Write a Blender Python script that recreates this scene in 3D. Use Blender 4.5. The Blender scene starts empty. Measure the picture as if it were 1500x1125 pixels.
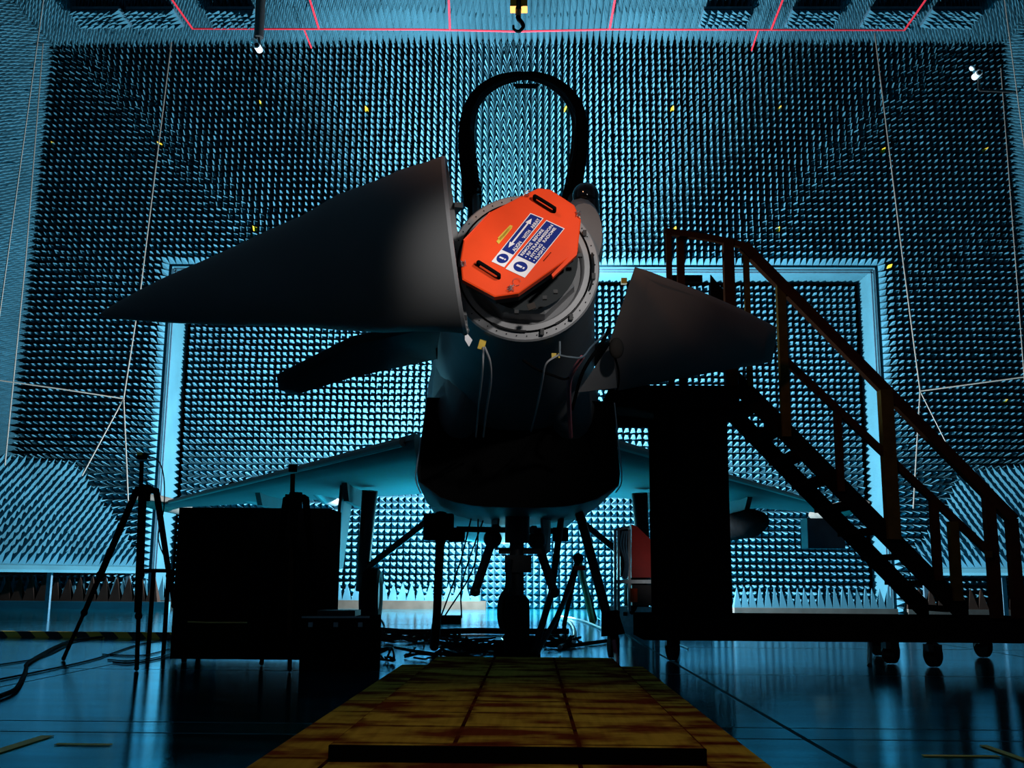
import bpy, math, random
import numpy as np
from mathutils import Vector, Matrix
random.seed(7)
R = math.radians
S = bpy.context.scene
COL = S.collection

# ---------------------------------------------------------------- camera
CAM = Vector((0.0, 0.0, 0.62))
PITCH, YAW, ROLL, FPX = R(10.36), R(1.08), R(0.42), 1565.0
cd = bpy.data.cameras.new('camera'); cam = bpy.data.objects.new('camera', cd); COL.objects.link(cam)
cd.sensor_width = 36.0; cd.lens = FPX / 1500 * 36.0; cd.clip_end = 200
CM = Matrix.Rotation(YAW, 4, 'Z') @ Matrix.Rotation(R(90) + PITCH, 4, 'X') @ Matrix.Rotation(ROLL, 4, 'Z')
cam.matrix_world = Matrix.Translation(CAM) @ CM
S.camera = cam
S.view_settings.view_transform = 'Standard'; S.view_settings.look = 'None'
S.view_settings.gamma = 1.0; S.view_settings.exposure = 0.0; S.view_settings.use_curve_mapping = False

def ray(px, py):
    return (CM.to_3x3() @ Vector((px - 750.0, 562.5 - py, -FPX)))
def P(px, py, Y):                       # point seen at a pixel of the photograph, on the plane y = Y
    d = ray(px, py); return CAM + d * ((Y - CAM.y) / d.y)
def F(px, py, z=0.0):                   # the same on a level plane
    d = ray(px, py); return CAM + d * ((z - CAM.z) / d.z)

# ---------------------------------------------------------------- world and lights
w = bpy.data.worlds.new('world'); S.world = w; w.use_nodes = True
w.node_tree.nodes['Background'].inputs[0].default_value = (0.02, 0.05, 0.08, 1)
w.node_tree.nodes['Background'].inputs[1].default_value = 0.0

def light(name, kind, loc, energy, color, radius=0.1, target=None, angle=60, blend=1.0):
    l = bpy.data.lights.new(name, kind); l.energy = energy; l.color = color
    l.shadow_soft_size = radius
    if kind == 'SPOT': l.spot_size = R(angle); l.spot_blend = blend
    o = bpy.data.objects.new(name, l); COL.objects.link(o); o.location = loc
    if target is not None:
        o.rotation_euler = (Vector(target) - Vector(loc)).to_track_quat('-Z', 'Y').to_euler()
    return o
CYAN = (0.74, 0.92, 1.0)
light('flash_behind_tail', 'POINT', (-0.55, 20.9, 2.60), 23000, CYAN, 0.10)
light('flash_behind_fin', 'SPOT', (-0.50, 19.3, 4.4), 26000, CYAN, 0.10, (-0.2, 22.2, 11.5), 80, 1.0)
light('flash_under_belly', 'POINT', (-0.35, 17.6, 0.75), 150, (0.28, 0.85, 1.0), 0.10)
light('flash_left_flank', 'SPOT', (-2.6, 10.2, 1.0), 110, (0.25, 0.8, 1.0), 0.1, (-0.68, 8.3, 2.2), 17, 0.6)
light('flash_right_flank', 'SPOT', (1.75, 9.9, 1.1), 50, (0.25, 0.8, 1.0), 0.1, (0.55, 8.4, 2.2), 26, 0.6)
light('torch_on_radar', 'SPOT', (1.05, 3.4, 2.75), 190, (1.0, 0.97, 0.94), 0.06, (0.06, 5.9, 2.40), 36, 1.0)
light('torch_on_radome', 'SPOT', (0.6, 3.4, 2.2), 125, (1.0, 0.98, 0.96), 0.06, (-0.46, 5.7, 2.30), 22, 1.0)
light('torch_on_foreplane', 'SPOT', (0.9, 4.2, 2.3), 42, (1.0, 0.90, 0.85), 0.06, (0.78, 7.4, 2.75), 22, 1.0)
light('cart_fill_light', 'SPOT', (1.25, 10.6, 0.5), 9, (1.0, 0.9, 0.85), 0.05, (1.6, 12.0, 0.95), 60, 1.0)  # unseen fill lamp added to bring out the red cart
light('warm_lamp_on_mat', 'SPOT', (0.3, 2.4, 4.2), 92, (1.0, 0.68, 0.20), 0.2, (0.05, 4.1, 0.0), 42, 0.9)
light('warm_lamp_on_steps', 'SPOT', (-1.5, 3.0, 4.5), 170, (1.0, 0.45, 0.22), 0.2, (2.0, 8.8, 2.6), 50, 1.0)

# ---------------------------------------------------------------- materials
def mat(name, col, rough=0.6, metal=0.0, noise=0.0, nscale=8.0, spec=0.5, bump=0.0, bscale=60.0, stretch=None):
    m = bpy.data.materials.new(name); m.use_nodes = True
    nt = m.node_tree; b = nt.nodes['Principled BSDF']
    b.inputs['Roughness'].default_value = rough; b.inputs['Metallic'].default_value = metal
    b.inputs['Specular IOR Level'].default_value = spec
    tc = nt.nodes.new('ShaderNodeTexCoord'); mp = nt.nodes.new('ShaderNodeMapping')
    nt.links.new(tc.outputs['Object'], mp.inputs[0])
    if stretch: mp.inputs['Scale'].default_value = stretch
    n = nt.nodes.new('ShaderNodeTexNoise'); n.inputs['Scale'].default_value = nscale
    n.inputs['Detail'].default_value = 5
    nt.links.new(mp.outputs[0], n.inputs['Vector'])
    r = nt.nodes.new('ShaderNodeValToRGB')
    k = noise
    r.color_ramp.elements[0].position = 0.3; r.color_ramp.elements[1].position = 0.7
    r.color_ramp.elements[0].color = tuple(c * (1 - k) for c in col) + (1,)
    r.color_ramp.elements[1].color = tuple(min(1, c * (1 + k)) for c in col) + (1,)
    nt.links.new(n.outputs[0], r.inputs[0]); nt.links.new(r.outputs[0], b.inputs['Base Color'])
    if bump:
        n2 = nt.nodes.new('ShaderNodeTexNoise'); n2.inputs['Scale'].default_value = bscale
        nt.links.new(mp.outputs[0], n2.inputs['Vector'])
        bp = nt.nodes.new('ShaderNodeBump'); bp.inputs['Strength'].default_value = bump; bp.inputs['Distance'].default_value = 0.01
        nt.links.new(n2.outputs[0], bp.inputs['Height']); nt.links.new(bp.outputs[0], b.inputs['Normal'])
    return m

M = {}
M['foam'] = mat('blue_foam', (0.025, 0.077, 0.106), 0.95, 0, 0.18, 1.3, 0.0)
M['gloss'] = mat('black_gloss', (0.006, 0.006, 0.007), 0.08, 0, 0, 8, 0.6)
M['foam_dimmed'] = mat('dimmed_blue_foam', (0.011, 0.034, 0.047), 0.95, 0, 0.2, 3, 0.0)  # weaker light on the middle foot row put into its foam colour
M['foam_dark'] = mat('brown_foam', (0.018, 0.011, 0.009), 0.95, 0, 0.2, 3, 0.0)
M['foam_yellow'] = mat('yellow_foam', (0.45, 0.27, 0.02), 0.9, 0, 0.1, 3, 0.0)
M['panel'] = mat('pale_blue_panel', (0.026, 0.078, 0.102), 0.8, 0, 0.08, 2.0, 0.0)
M['panel_dark'] = mat('grey_blue_rail', (0.03, 0.07, 0.10), 0.6, 0.3, 0.2, 9)
M['kerb'] = mat('pale_kerb', (0.055, 0.047, 0.042), 0.8, 0, 0.15, 5, 0.0)
M['kerb_dimmed'] = mat('dimmed_kerb', (0.020, 0.015, 0.012), 0.8, 0, 0.2, 5, 0.0)  # pale kerb darkened in colour to hold down the flash on it
M['plain'] = mat('dark_wall', (0.03, 0.05, 0.07), 0.9)
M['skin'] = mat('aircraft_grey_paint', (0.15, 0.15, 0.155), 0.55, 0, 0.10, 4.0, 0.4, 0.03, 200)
M['skin_dark'] = mat('dark_and_shaded_grey', (0.020, 0.024, 0.026), 0.6, 0, 0.15, 6, 0.15)  # real dark parts, and airframe grey darkened in place of shade on the wings
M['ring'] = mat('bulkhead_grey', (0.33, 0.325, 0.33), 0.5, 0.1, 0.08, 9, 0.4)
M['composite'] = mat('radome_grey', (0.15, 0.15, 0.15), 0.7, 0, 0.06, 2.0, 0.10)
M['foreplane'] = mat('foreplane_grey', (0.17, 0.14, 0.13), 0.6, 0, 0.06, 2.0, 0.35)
M['black'] = mat('black_paint', (0.005, 0.005, 0.0055), 0.8, 0, 0.2, 9, 0.0)
M['void'] = mat('intake_black', (0.004, 0.004, 0.004), 0.95, 0, 0, 9, 0.05)
M['rubber'] = mat('black_rubber', (0.006, 0.006, 0.006), 0.8, 0, 0.2, 30, 0.05)
M['orange'] = mat('orange_red_cover', (0.86, 0.065, 0.010), 0.5, 0, 0.05, 6, 0.2)
M['blue'] = mat('sign_blue', (0.006, 0.022, 0.20), 0.6, 0, 0, 8, 0.15)
M['hoist'] = mat('hoist_orange', (0.45, 0.13, 0.006), 0.6, 0, 0, 8, 0.1)
M['white'] = mat('sign_white', (0.82, 0.80, 0.82), 0.5)
M['yellow'] = mat('yellow_tape', (0.72, 0.48, 0.04), 0.55, 0, 0.15, 12)
M['steel'] = mat('bare_steel', (0.45, 0.45, 0.46), 0.35, 0.9, 0.15, 20)
M['alu'] = mat('aluminium', (0.35, 0.42, 0.46), 0.4, 0.7, 0.15, 20)
M['stair'] = mat('dark_brown_steel', (0.035, 0.014, 0.008), 0.7, 0, 0.2, 12, 0.0)
M['stair_edge'] = mat('olive_steel', (0.06, 0.04, 0.012), 0.7, 0, 0.2, 12, 0.0)
M['rope'] = mat('white_rope', (0.15, 0.125, 0.11), 0.8, 0, 0.1, 60, 0.1)
M['redpipe'] = mat('red_pipe', (0.30, 0.010, 0.018), 0.6, 0, 0.1, 10, 0.1)
M['redbox'] = mat('red_enamel', (0.80, 0.02, 0.012), 0.5, 0, 0.1, 6)
M['gun'] = mat('dark_metal', (0.015, 0.015, 0.016), 0.5, 0.3, 0.2, 20)
M['wood'] = mat('yellow_wood', (0.5, 0.3, 0.08), 0.6, 0, 0.2, 8, 0.4, 0, 60, (1, 1, 8))
M['grey_cable'] = mat('grey_cable', (0.35, 0.35, 0.36), 0.5)
M['pink_hose'] = mat('pink_hose', (0.45, 0.12, 0.14), 0.5)

def glass_mat(name, tint, gloss=0.06, rough=0.02):
    m = bpy.data.materials.new(name); m.use_nodes = True; nt = m.node_tree; nt.nodes.clear()
    o = nt.nodes.new('ShaderNodeOutputMaterial'); t = nt.nodes.new('ShaderNodeBsdfTransparent')
    g = nt.nodes.new('ShaderNodeBsdfGlossy'); lw = nt.nodes.new('ShaderNodeLayerWeight'); lw.inputs[0].default_value = .25; g.inputs['Roughness'].default_value = rough
    mx = nt.nodes.new('ShaderNodeMixShader')
    t.inputs[0].default_value = (*tint, 1)
    pw = nt.nodes.new('ShaderNodeMath'); pw.operation = 'MULTIPLY_ADD'; pw.inputs[1].default_value = .06; pw.inputs[2].default_value = .003
    nt.links.new(lw.outputs['Facing'], pw.inputs[0]); nt.links.new(pw.outputs[0], mx.inputs[0]); nt.links.new(t.outputs[0], mx.inputs[1]); nt.links.new(g.outputs[0], mx.inputs[2])
    nt.links.new(mx.outputs[0], o.inputs[0]); return m
M['glass'] = glass_mat('canopy_glass', (0.94, 1.0, 0.985))

def floor_mat():
    m = bpy.data.materials.new('painted_floor'); m.use_nodes = True; nt = m.node_tree; N = nt.nodes; L = nt.links
    b = N['Principled BSDF']; geo = N.new('ShaderNodeNewGeometry'); sep = N.new('ShaderNodeSeparateXYZ')
    L.new(geo.outputs['Position'], sep.inputs[0])
    def line(axis, c, wd):
        a = N.new('ShaderNodeMath'); a.operation = 'SUBTRACT'; L.new(sep.outputs[axis], a.inputs[0]); a.inputs[1].default_value = c
        b2 = N.new('ShaderNodeMath'); b2.operation = 'ABSOLUTE'; L.new(a.outputs[0], b2.inputs[0])
        c2 = N.new('ShaderNodeMath'); c2.operation = 'LESS_THAN'; L.new(b2.outputs[0], c2.inputs[0]); c2.inputs[1].default_value = wd
        return c2.outputs[0]
    acc = None
    for ax, c, wd in ((0, 1.1, .012), (0, 4.2, .012), (0, -3.0, .01), (0, -6.2, .01), (1, 4.47, .012), (1, 4.80, .012),
                      (1, 7.45, .012), (1, 10.4, .02), (1, 15.0, .03)):
        o = line(ax, c, wd)
        if acc is None: acc = o
        else:
            mx = N.new('ShaderNodeMath'); mx.operation = 'MAXIMUM'; L.new(acc, mx.inputs[0]); L.new(o, mx.inputs[1]); acc = mx.outputs[0]
    mp = N.new('ShaderNodeMapping'); L.new(geo.outputs['Position'], mp.inputs[0]); mp.inputs['Scale'].default_value = (0.8, 3.6, 1)
    n1 = N.new('ShaderNodeTexNoise'); n1.inputs['Scale'].default_value = 1.6; n1.inputs['Detail'].default_value = 8; L.new(mp.outputs[0], n1.inputs['Vector'])
    rp = N.new('ShaderNodeValToRGB'); L.new(n1.outputs[0], rp.inputs[0])
    rp.color_ramp.elements[0].position = .40; rp.color_ramp.elements[1].position = .62
    rp.color_ramp.elements[0].color = (0.004, 0.17, 0.27, 1); rp.color_ramp.elements[1].color = (0.012, 0.46, 0.62, 1)
    mix = N.new('ShaderNodeMixRGB'); L.new(acc, mix.inputs[0]); L.new(rp.outputs[0], mix.inputs[1]); mix.inputs[2].default_value = (0.003, 0.006, 0.008, 1)
    L.new(mix.outputs[0], b.inputs['Base Color'])
    rr = N.new('ShaderNodeMapRange'); L.new(n1.outputs[0], rr.inputs[0]); rr.inputs['To Min'].default_value = .03; rr.inputs['To Max'].default_value = .11
    ra = N.new('ShaderNodeMath'); ra.operation = 'ADD'; L.new(rr.outputs[0], ra.inputs[0])
    rm = N.new('ShaderNodeMath'); rm.operation = 'MULTIPLY'; L.new(acc, rm.inputs[0]); rm.inputs[1].default_value = .6; L.new(rm.outputs[0], ra.inputs[1])
    L.new(ra.outputs[0], b.inputs['Roughness'])
    b.inputs['Specular IOR Level'].default_value = 0.6; b.inputs['Metallic'].default_value = 0.93; b.inputs['Specular Tint'].default_value = (0.35, 0.85, 1.0, 1)
    n2 = N.new('ShaderNodeTexNoise'); n2.inputs['Scale'].default_value = 45; n2.inputs['Detail'].default_value = 4; L.new(mp.outputs[0], n2.inputs['Vector'])
    bp = N.new('ShaderNodeBump'); bp.inputs['Strength'].default_value = .12; bp.inputs['Distance'].default_value = .004
    L.new(n2.outputs[0], bp.inputs['Height']); L.new(bp.outputs[0], b.inputs['Normal'])
    return m
M['floor'] = floor_mat()

def plank_mat():
    m = bpy.data.materials.new('stained_plywood'); m.use_nodes = True; nt = m.node_tree; N = nt.nodes; L = nt.links
    b = N['Principled BSDF']; geo = N.new('ShaderNodeNewGeometry'); mp = N.new('ShaderNodeMapping'); L.new(geo.outputs['Position'], mp.inputs[0])
    br = N.new('ShaderNodeTexBrick'); br.offset = 0.0; br.inputs['Scale'].default_value = 1.0
    br.inputs['Brick Width'].default_value = 0.41; br.inputs['Row Height'].default_value = 0.42; br.inputs['Mortar Size'].default_value = 0.008
    br.inputs['Color1'].default_value = (0.55, 0.38, 0.06, 1); br.inputs['Color2'].default_value = (0.42, 0.25, 0.04, 1); br.inputs['Mortar'].default_value = (0.03, 0.008, 0.004, 1)
    mp.inputs['Location'].default_value = (0.25, 0.1, 0)
    L.new(mp.outputs[0], br.inputs['Vector'])
    mp2 = N.new('ShaderNodeMapping'); L.new(geo.outputs['Position'], mp2.inputs[0]); mp2.inputs['Scale'].default_value = (1.1, 1.9, 1)
    n = N.new('ShaderNodeTexNoise'); n.inputs['Scale'].default_value = 2.6; n.inputs['Detail'].default_value = 8; L.new(mp2.outputs[0], n.inputs['Vector'])
    rp = N.new('ShaderNodeValToRGB'); L.new(n.outputs[0], rp.inputs[0])
    rp.color_ramp.elements[0].position = .40; rp.color_ramp.elements[1].position = .56
    mx = N.new('ShaderNodeMixRGB'); L.new(rp.outputs[0], mx.inputs[0]); mx.inputs[1].default_value = (0.16, 0.035, 0.015, 1); L.new(br.outputs[0], mx.inputs[2])
    b2 = N.new('ShaderNodeTexBrick'); b2.offset = 0.0; b2.inputs['Scale'].default_value = 1.0; b2.inputs['Brick Width'].default_value = 0.41; b2.inputs['Row Height'].default_value = 0.42
    b2.inputs['Mortar Size'].default_value = .05; b2.inputs['Mortar Smooth'].default_value = 1.0; L.new(mp.outputs[0], b2.inputs['Vector'])
    n4 = N.new('ShaderNodeTexNoise'); n4.inputs['Scale'].default_value = 9; n4.inputs['Detail'].default_value = 6; L.new(geo.outputs['Position'], n4.inputs['Vector'])
    r4 = N.new('ShaderNodeValToRGB'); r4.color_ramp.elements[0].position = .4; r4.color_ramp.elements[1].position = .6; L.new(n4.outputs[0], r4.inputs[0])
    m4 = N.new('ShaderNodeMath'); m4.operation = 'MULTIPLY'; L.new(b2.outputs['Fac'], m4.inputs[0]); L.new(r4.outputs[0], m4.inputs[1])
    mx2 = N.new('ShaderNodeMixRGB'); L.new(m4.outputs[0], mx2.inputs[0]); L.new(mx.outputs[0], mx2.inputs[1]); mx2.inputs[2].default_value = (0.10, 0.018, 0.008, 1); mx = mx2
    mp3 = N.new('ShaderNodeMapping'); L.new(geo.outputs['Position'], mp3.inputs[0]); mp3.inputs['Scale'].default_value = (40, 3, 1)
    n3 = N.new('ShaderNodeTexNoise'); n3.inputs['Scale'].default_value = 1.0; L.new(mp3.outputs[0], n3.inputs['Vector'])
    mm = N.new('ShaderNodeMixRGB'); mm.blend_type = 'MULTIPLY'; mm.inputs[0].default_value = .5; L.new(mx.outputs[0], mm.inputs[1]); L.new(n3.outputs[0], mm.inputs[2])
    L.new(mm.outputs[0], b.inputs['Base Color']); b.inputs['Roughness'].default_value = .9
    b.inputs['Specular IOR Level'].default_value = 0.0
    return m
M['ply'] = plank_mat()

def hazard_mat():
    m = bpy.data.materials.new('hazard_tape'); m.use_nodes = True; nt = m.node_tree; N = nt.nodes; L = nt.links
    b = N['Principled BSDF']; geo = N.new('ShaderNodeNewGeometry'); wv = N.new('ShaderNodeTexWave'); wv.bands_direction = 'DIAGONAL'
    wv.inputs['Scale'].default_value = 2.2; L.new(geo.outputs['Position'], wv.inputs['Vector'])
    rp = N.new('ShaderNodeValToRGB'); rp.color_ramp.interpolation = 'CONSTANT'; rp.color_ramp.elements[1].position = .5
    rp.color_ramp.elements[0].color = (0.01, 0.01, 0.01, 1); rp.color_ramp.elements[1].color = (0.75, 0.42, 0.03, 1)
    L.new(wv.outputs[0], rp.inputs[0]); L.new(rp.outputs[0], b.inputs['Base Color']); return m
M['hazard'] = hazard_mat()

# ---------------------------------------------------------------- mesh helpers
class MB:
    def __init__(s): s.v = []; s.f = []
    def add(s, vs, fs):
        n = len(s.v); s.v += [tuple(v) for v in vs]; s.f += [tuple(i + n for i in f) for f in fs]; return s
    def box(s, c, size, rot=None):
        c = Vector(c); hx, hy, hz = (q / 2 for q in size)
        vs = [Vector((x * hx, y * hy, z * hz)) for z in (-1, 1) for y in (-1, 1) for x in (-1, 1)]
        if rot is not None: vs = [rot @ v for v in vs]
        return s.add([c + v for v in vs], [(0, 2, 3, 1), (4, 5, 7, 6), (0, 1, 5, 4), (2, 6, 7, 3), (0, 4, 6, 2), (1, 3, 7, 5)])
    def bar(s, a, b, wd, th=None, up=(0, 0, 1)):      # rectangular bar from a to b
        a = Vector(a); b = Vector(b); th = th or wd; d = (b - a).normalized(); up = Vector(up)
        if abs(d.dot(up)) > .98: up = Vector((0, 1, 0))
        x = d.cross(up).normalized(); y = x.cross(d).normalized()
        vs = [p + x * (i * wd / 2) + y * (j * th / 2) for p in (a, b) for (i, j) in ((-1, -1), (1, -1), (1, 1), (-1, 1))]
        return s.add(vs, [(0, 3, 2, 1), (4, 5, 6, 7), (0, 1, 5, 4), (1, 2, 6, 5), (2, 3, 7, 6), (3, 0, 4, 7)])
    def tube(s, pts, r, n=8, cap=True):
        pts = [Vector(p) for p in pts]; k = len(pts); rs = r if isinstance(r, (list, tuple)) else [r] * k
        up = Vector((0.13, 0.21, 0.97)).normalized(); rings = []; x = None
        for i, p in enumerate(pts):
            d = (pts[min(i + 1, k - 1)] - pts[max(i - 1, 0)])
            d = d.normalized() if d.length > 1e-9 else Vector((0, 0, 1))
            if x is None:
                x = d.cross(up)
                if x.length < .1: x = d.cross(Vector((1, 0, 0)))
            x = (x - d * x.dot(d)); x.normalize(); y = d.cross(x)
            rings.append([p + (x * math.cos(2 * math.pi * j / n) + y * math.sin(2 * math.pi * j / n)) * rs[i] for j in range(n)])
        return s.loft(rings, cap)
    def loft(s, rings, cap=True, closed=True):
        n = len(rings[0]); vs = [v for r in rings for v in r]; fs = []
        for i in range(len(rings) - 1):
            for j in range(n if closed else n - 1):
                a = i * n + j; b = i * n + (j + 1) % n
                fs.append((a, b, b + n, a + n))
        if cap and closed:
            fs.append(tuple(reversed(range(n)))); fs.append(tuple((len(rings) - 1) * n + j for j in range(n)))
        return s.add(vs, fs)
    def prism(s, poly, off):                          # closed polygon pushed along off
        poly = [Vector(p) for p in poly]; off = Vector(off); n = len(poly)
        fs = [tuple(range(n)), tuple(reversed(range(n, 2 * n)))] + [(i, i + n, (i + 1) % n + n, (i + 1) % n) for i in range(n)]
        return s.add(poly + [p + off for p in poly], fs)
    def disc(s, c, axis, r, t, n=24):                 # a short cylinder
        c = Vector(c); a = Vector(axis).normalized(); return s.tube([c - a * t / 2, c + a * t / 2], r, n)
    def ball(s, c, r, n=16, m=10, sc=(1, 1, 1)):
        c = Vector(c); rings = []
        for i in range(m + 1):
            th = math.pi * (i + .001) / (m + .002)
            rings.append([c + Vector((r * sc[0] * math.sin(th) * math.cos(2 * math.pi * j / n), r * sc[1] * math.sin(th) * math.sin(2 * math.pi * j / n), r * sc[2] * math.cos(th))) for j in range(n)])
        return s.loft(rings)

def link(name, mb, m, parent=None, smooth=False):
    me = bpy.data.meshes.new(name); vs = [Vector(v) for v in mb.v]
    o = bpy.data.objects.new(name, me); COL.objects.link(o)
    if parent is None:
        xs = [v.x for v in vs]; ys = [v.y for v in vs]; zs = [v.z for v in vs]
        org = Vector(((min(xs) + max(xs)) / 2, (min(ys) + max(ys)) / 2, min(zs)))
        o.location = org; vs = [v - org for v in vs]
    else:
        o.parent = parent; wm = WM[parent.name].inverted(); vs = [wm @ v for v in vs]
    WM[o.name] = Matrix.Translation(o.location) if parent is None else WM[parent.name].copy()
    me.from_pydata([tuple(v) for v in vs], [], mb.f); me.materials.append(m); me.validate()
    fix_normals(me)
    if smooth:
        me.shade_smooth(); me.set_sharp_from_angle(angle=R(38))
    return o
import bmesh
def fix_normals(me):
    if len(me.polygons) > 20000: return
    b = bmesh.new(); b.from_mesh(me); bmesh.ops.recalc_face_normals(b, faces=b.faces); b.to_mesh(me); b.free()
WM = {}
def tag(o, label, cat=None, group=None, kind=None):
    if label: o['label'] = label
    if cat: o['category'] = cat
    if group: o['group'] = group
    if kind: o['kind'] = kind
    return o
def empty(name, loc, label, cat, group=None, rotz=0):
    o = bpy.data.objects.new(name, None); COL.objects.link(o); o.location = loc; o.rotation_euler = (0, 0, rotz); o.empty_display_size = .1
    WM[o.name] = Matrix.Translation(Vector(loc)) @ Matrix.Rotation(rotz, 4, 'Z')
    return tag(o, label, cat, group)
def struct(name, mb, m, smooth=False): return tag(link(name, mb, m, None, smooth), None, None, None, 'structure')
def smoothpts(pts, k=6):                               # Catmull-Rom through control points
    pts = [Vector(p) for p in pts]; q = [2 * pts[0] - pts[1]] + pts + [2 * pts[-1] - pts[-2]]; out = []
    for i in range(1, len(q) - 2):
        for j in range(k):
            t = j / k; a, b, c, d = q[i - 1:i + 3]
            out.append(.5 * ((2 * b) + (c - a) * t + (2 * a - 5 * b + 4 * c - d) * t * t + (3 * b - a - 3 * c + d) * t ** 3))
    return out + [pts[-1]]
def cable(name, pts, r, m, label, cat='cable', group=None, k=6):
    return tag(link(name, MB().tube(smoothpts(pts, k), r, 6), m, None, True), label, cat, group)

# ---------------------------------------------------------------- the chamber
WY = 22.5; PH = 0.37; PT = 0.139; CZ = 12.75; XL = -11.15; XR = 10.75
def pyramids(O, e1, n1, e2, n2, nrm, h=PH, keep=None, jit=0.012):
    O = np.array(O, float); e1 = np.array(e1, float); e2 = np.array(e2, float); nrm = np.array(nrm, float)
    I, J = np.meshgrid(np.arange(n1), np.arange(n2), indexing='ij'); I = I.ravel(); J = J.ravel()
    base = O + I[:, None] * e1 + J[:, None] * e2
    cen = base + .5 * (e1 + e2)
    if keep is not None:
        k = np.array([keep(c) for c in cen]); base = base[k]; cen = cen[k]
    n = len(base); rs = np.random.RandomState(3)
    tip = cen + nrm * h * (1 + rs.uniform(-.04, .04, (n, 1))) + rs.uniform(-jit, jit, (n, 3))
    V = np.stack([base, base + e1, base + e1 + e2, base + e2, tip], 1).reshape(-1, 3)
    q = np.arange(n)[:, None] * 5
    Fc = np.concatenate([q + np.array([[a, b, 4]]) for a, b in ((0, 1), (1, 2), (2, 3), (3, 0))], 0)
    return V, Fc
def pyr_object(name, chunks, m, extra=None):
    vs = []; fs = []; n = 0
    for V, Fc in chunks: vs.append(V); fs.append(Fc + n); n += len(V)
    V = np.concatenate(vs); Fc = np.concatenate(fs)
    me = bpy.data.meshes.new(name); me.from_pydata(V.tolist(), [], Fc.tolist()); me.materials.append(m)
    o = bpy.data.objects.new(name, me); COL.objects.link(o); WM[o.name] = Matrix.Identity(4); return o

# opening in the far wall
OL = P(236, 560, WY).x; OR = P(1289, 560, WY).x; OT = P(760, 386, WY).z
RD = 1.30                                             # how deep the opening goes
nx = int((XR - XL) / PT); nz = int(CZ / PT)
OT = round(OT / PT) * PT; OL = XL + round((OL - XL) / PT) * PT; OR = XL + round((OR - XL) / PT) * PT
far = pyramids((XL, WY, 0), (PT, 0, 0), nx, (0, 0, PT), nz, (0, -1, 0), keep=lambda c: not (OL < c[0] < OR and c[2] < OT))
wb = pyr_object('wall_back', [far], M['foam']); tag(wb, None, kind='structure')
# recess: jambs, lintel, rail and inner wall of foam
mb = MB()
mb.box((OL - .06 + .05, WY + RD / 2, OT / 2), (.10, RD + .02, OT)); mb.box((OR + .05 - .04, WY + RD / 2, OT / 2), (.10, RD + .02, OT))
mb.box(((OL + OR) / 2, WY + RD / 2, OT + .02), (OR - OL, RD + .02, .10))
struct('trim_1', mb, M['panel'])
mb = MB()
for dx in (.10, .16):
    mb.box((OL + dx - .02, WY - .05, OT / 2 - .05), (.03, .04, OT - .1)); mb.box((OR - dx + .02, WY - .05, OT / 2 - .05), (.03, .04, OT - .1))
    mb.box(((OL + OR) / 2, WY - .05, OT - dx), (OR - OL - .2, .04, .03))
struct('trim_2', mb, M['panel_dark'])
nix = int((OR - OL - .25) / .142); niz = int((OT - .1) / .142)
inner = pyramids((OL + .14, WY + RD, 0.0), ((OR - OL - .28) / nix, 0, 0), nix, (0, 0, (OT - .12) / niz), niz, (0, -1, 0))
tag(pyr_object('door_1', [inner], M['foam']), 'wide door covered in blue foam pyramids', kind='structure')
# side walls and ceiling
nyS = int((WY - 6.0) / PT)
for nm, x, s in (('wall_left', XL, 1), ('wall_right', XR, -1)):
    c = pyramids((x, WY - nyS * PT, 0), (0, PT, 0), nyS, (0, 0, PT), nz, (s, 0, 0), h=PH)
    tag(pyr_object(nm, [c], M['foam']), None, kind='structure')
nyC = int((WY - 12.0) / PT)
c = pyramids((XL, WY - nyC * PT, CZ), (PT, 0, 0), nx, (0, PT, 0), nyC, (0, 0, -1), h=PH + .05)
tag(pyr_object('ceiling', [c], M['foam']), None, kind='structure')
struct('wall_front', MB().box(((XL + XR) / 2, -6.05, CZ / 2), (XR - XL, .1, CZ)), M['plain'])
struct('wall_left_near', MB().box((XL - .05, 0, CZ / 2), (.1, 12, CZ)), M['plain']).name = 'wall_left.001'
struct('wall_right_near', MB().box((XR + .05, 0, CZ / 2), (.1, 12, CZ)), M['plain']).name = 'wall_right.001'
struct('ceiling_near', MB().box(((XL + XR) / 2, 3.0, CZ + .05), (XR - XL, 18, .1)), M['plain']).name = 'ceiling.001'
struct('floor', MB().box(((XL + XR) / 2, 9, -.1), (XR - XL + .4, 30.5, .2)), M['floor'])

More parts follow.
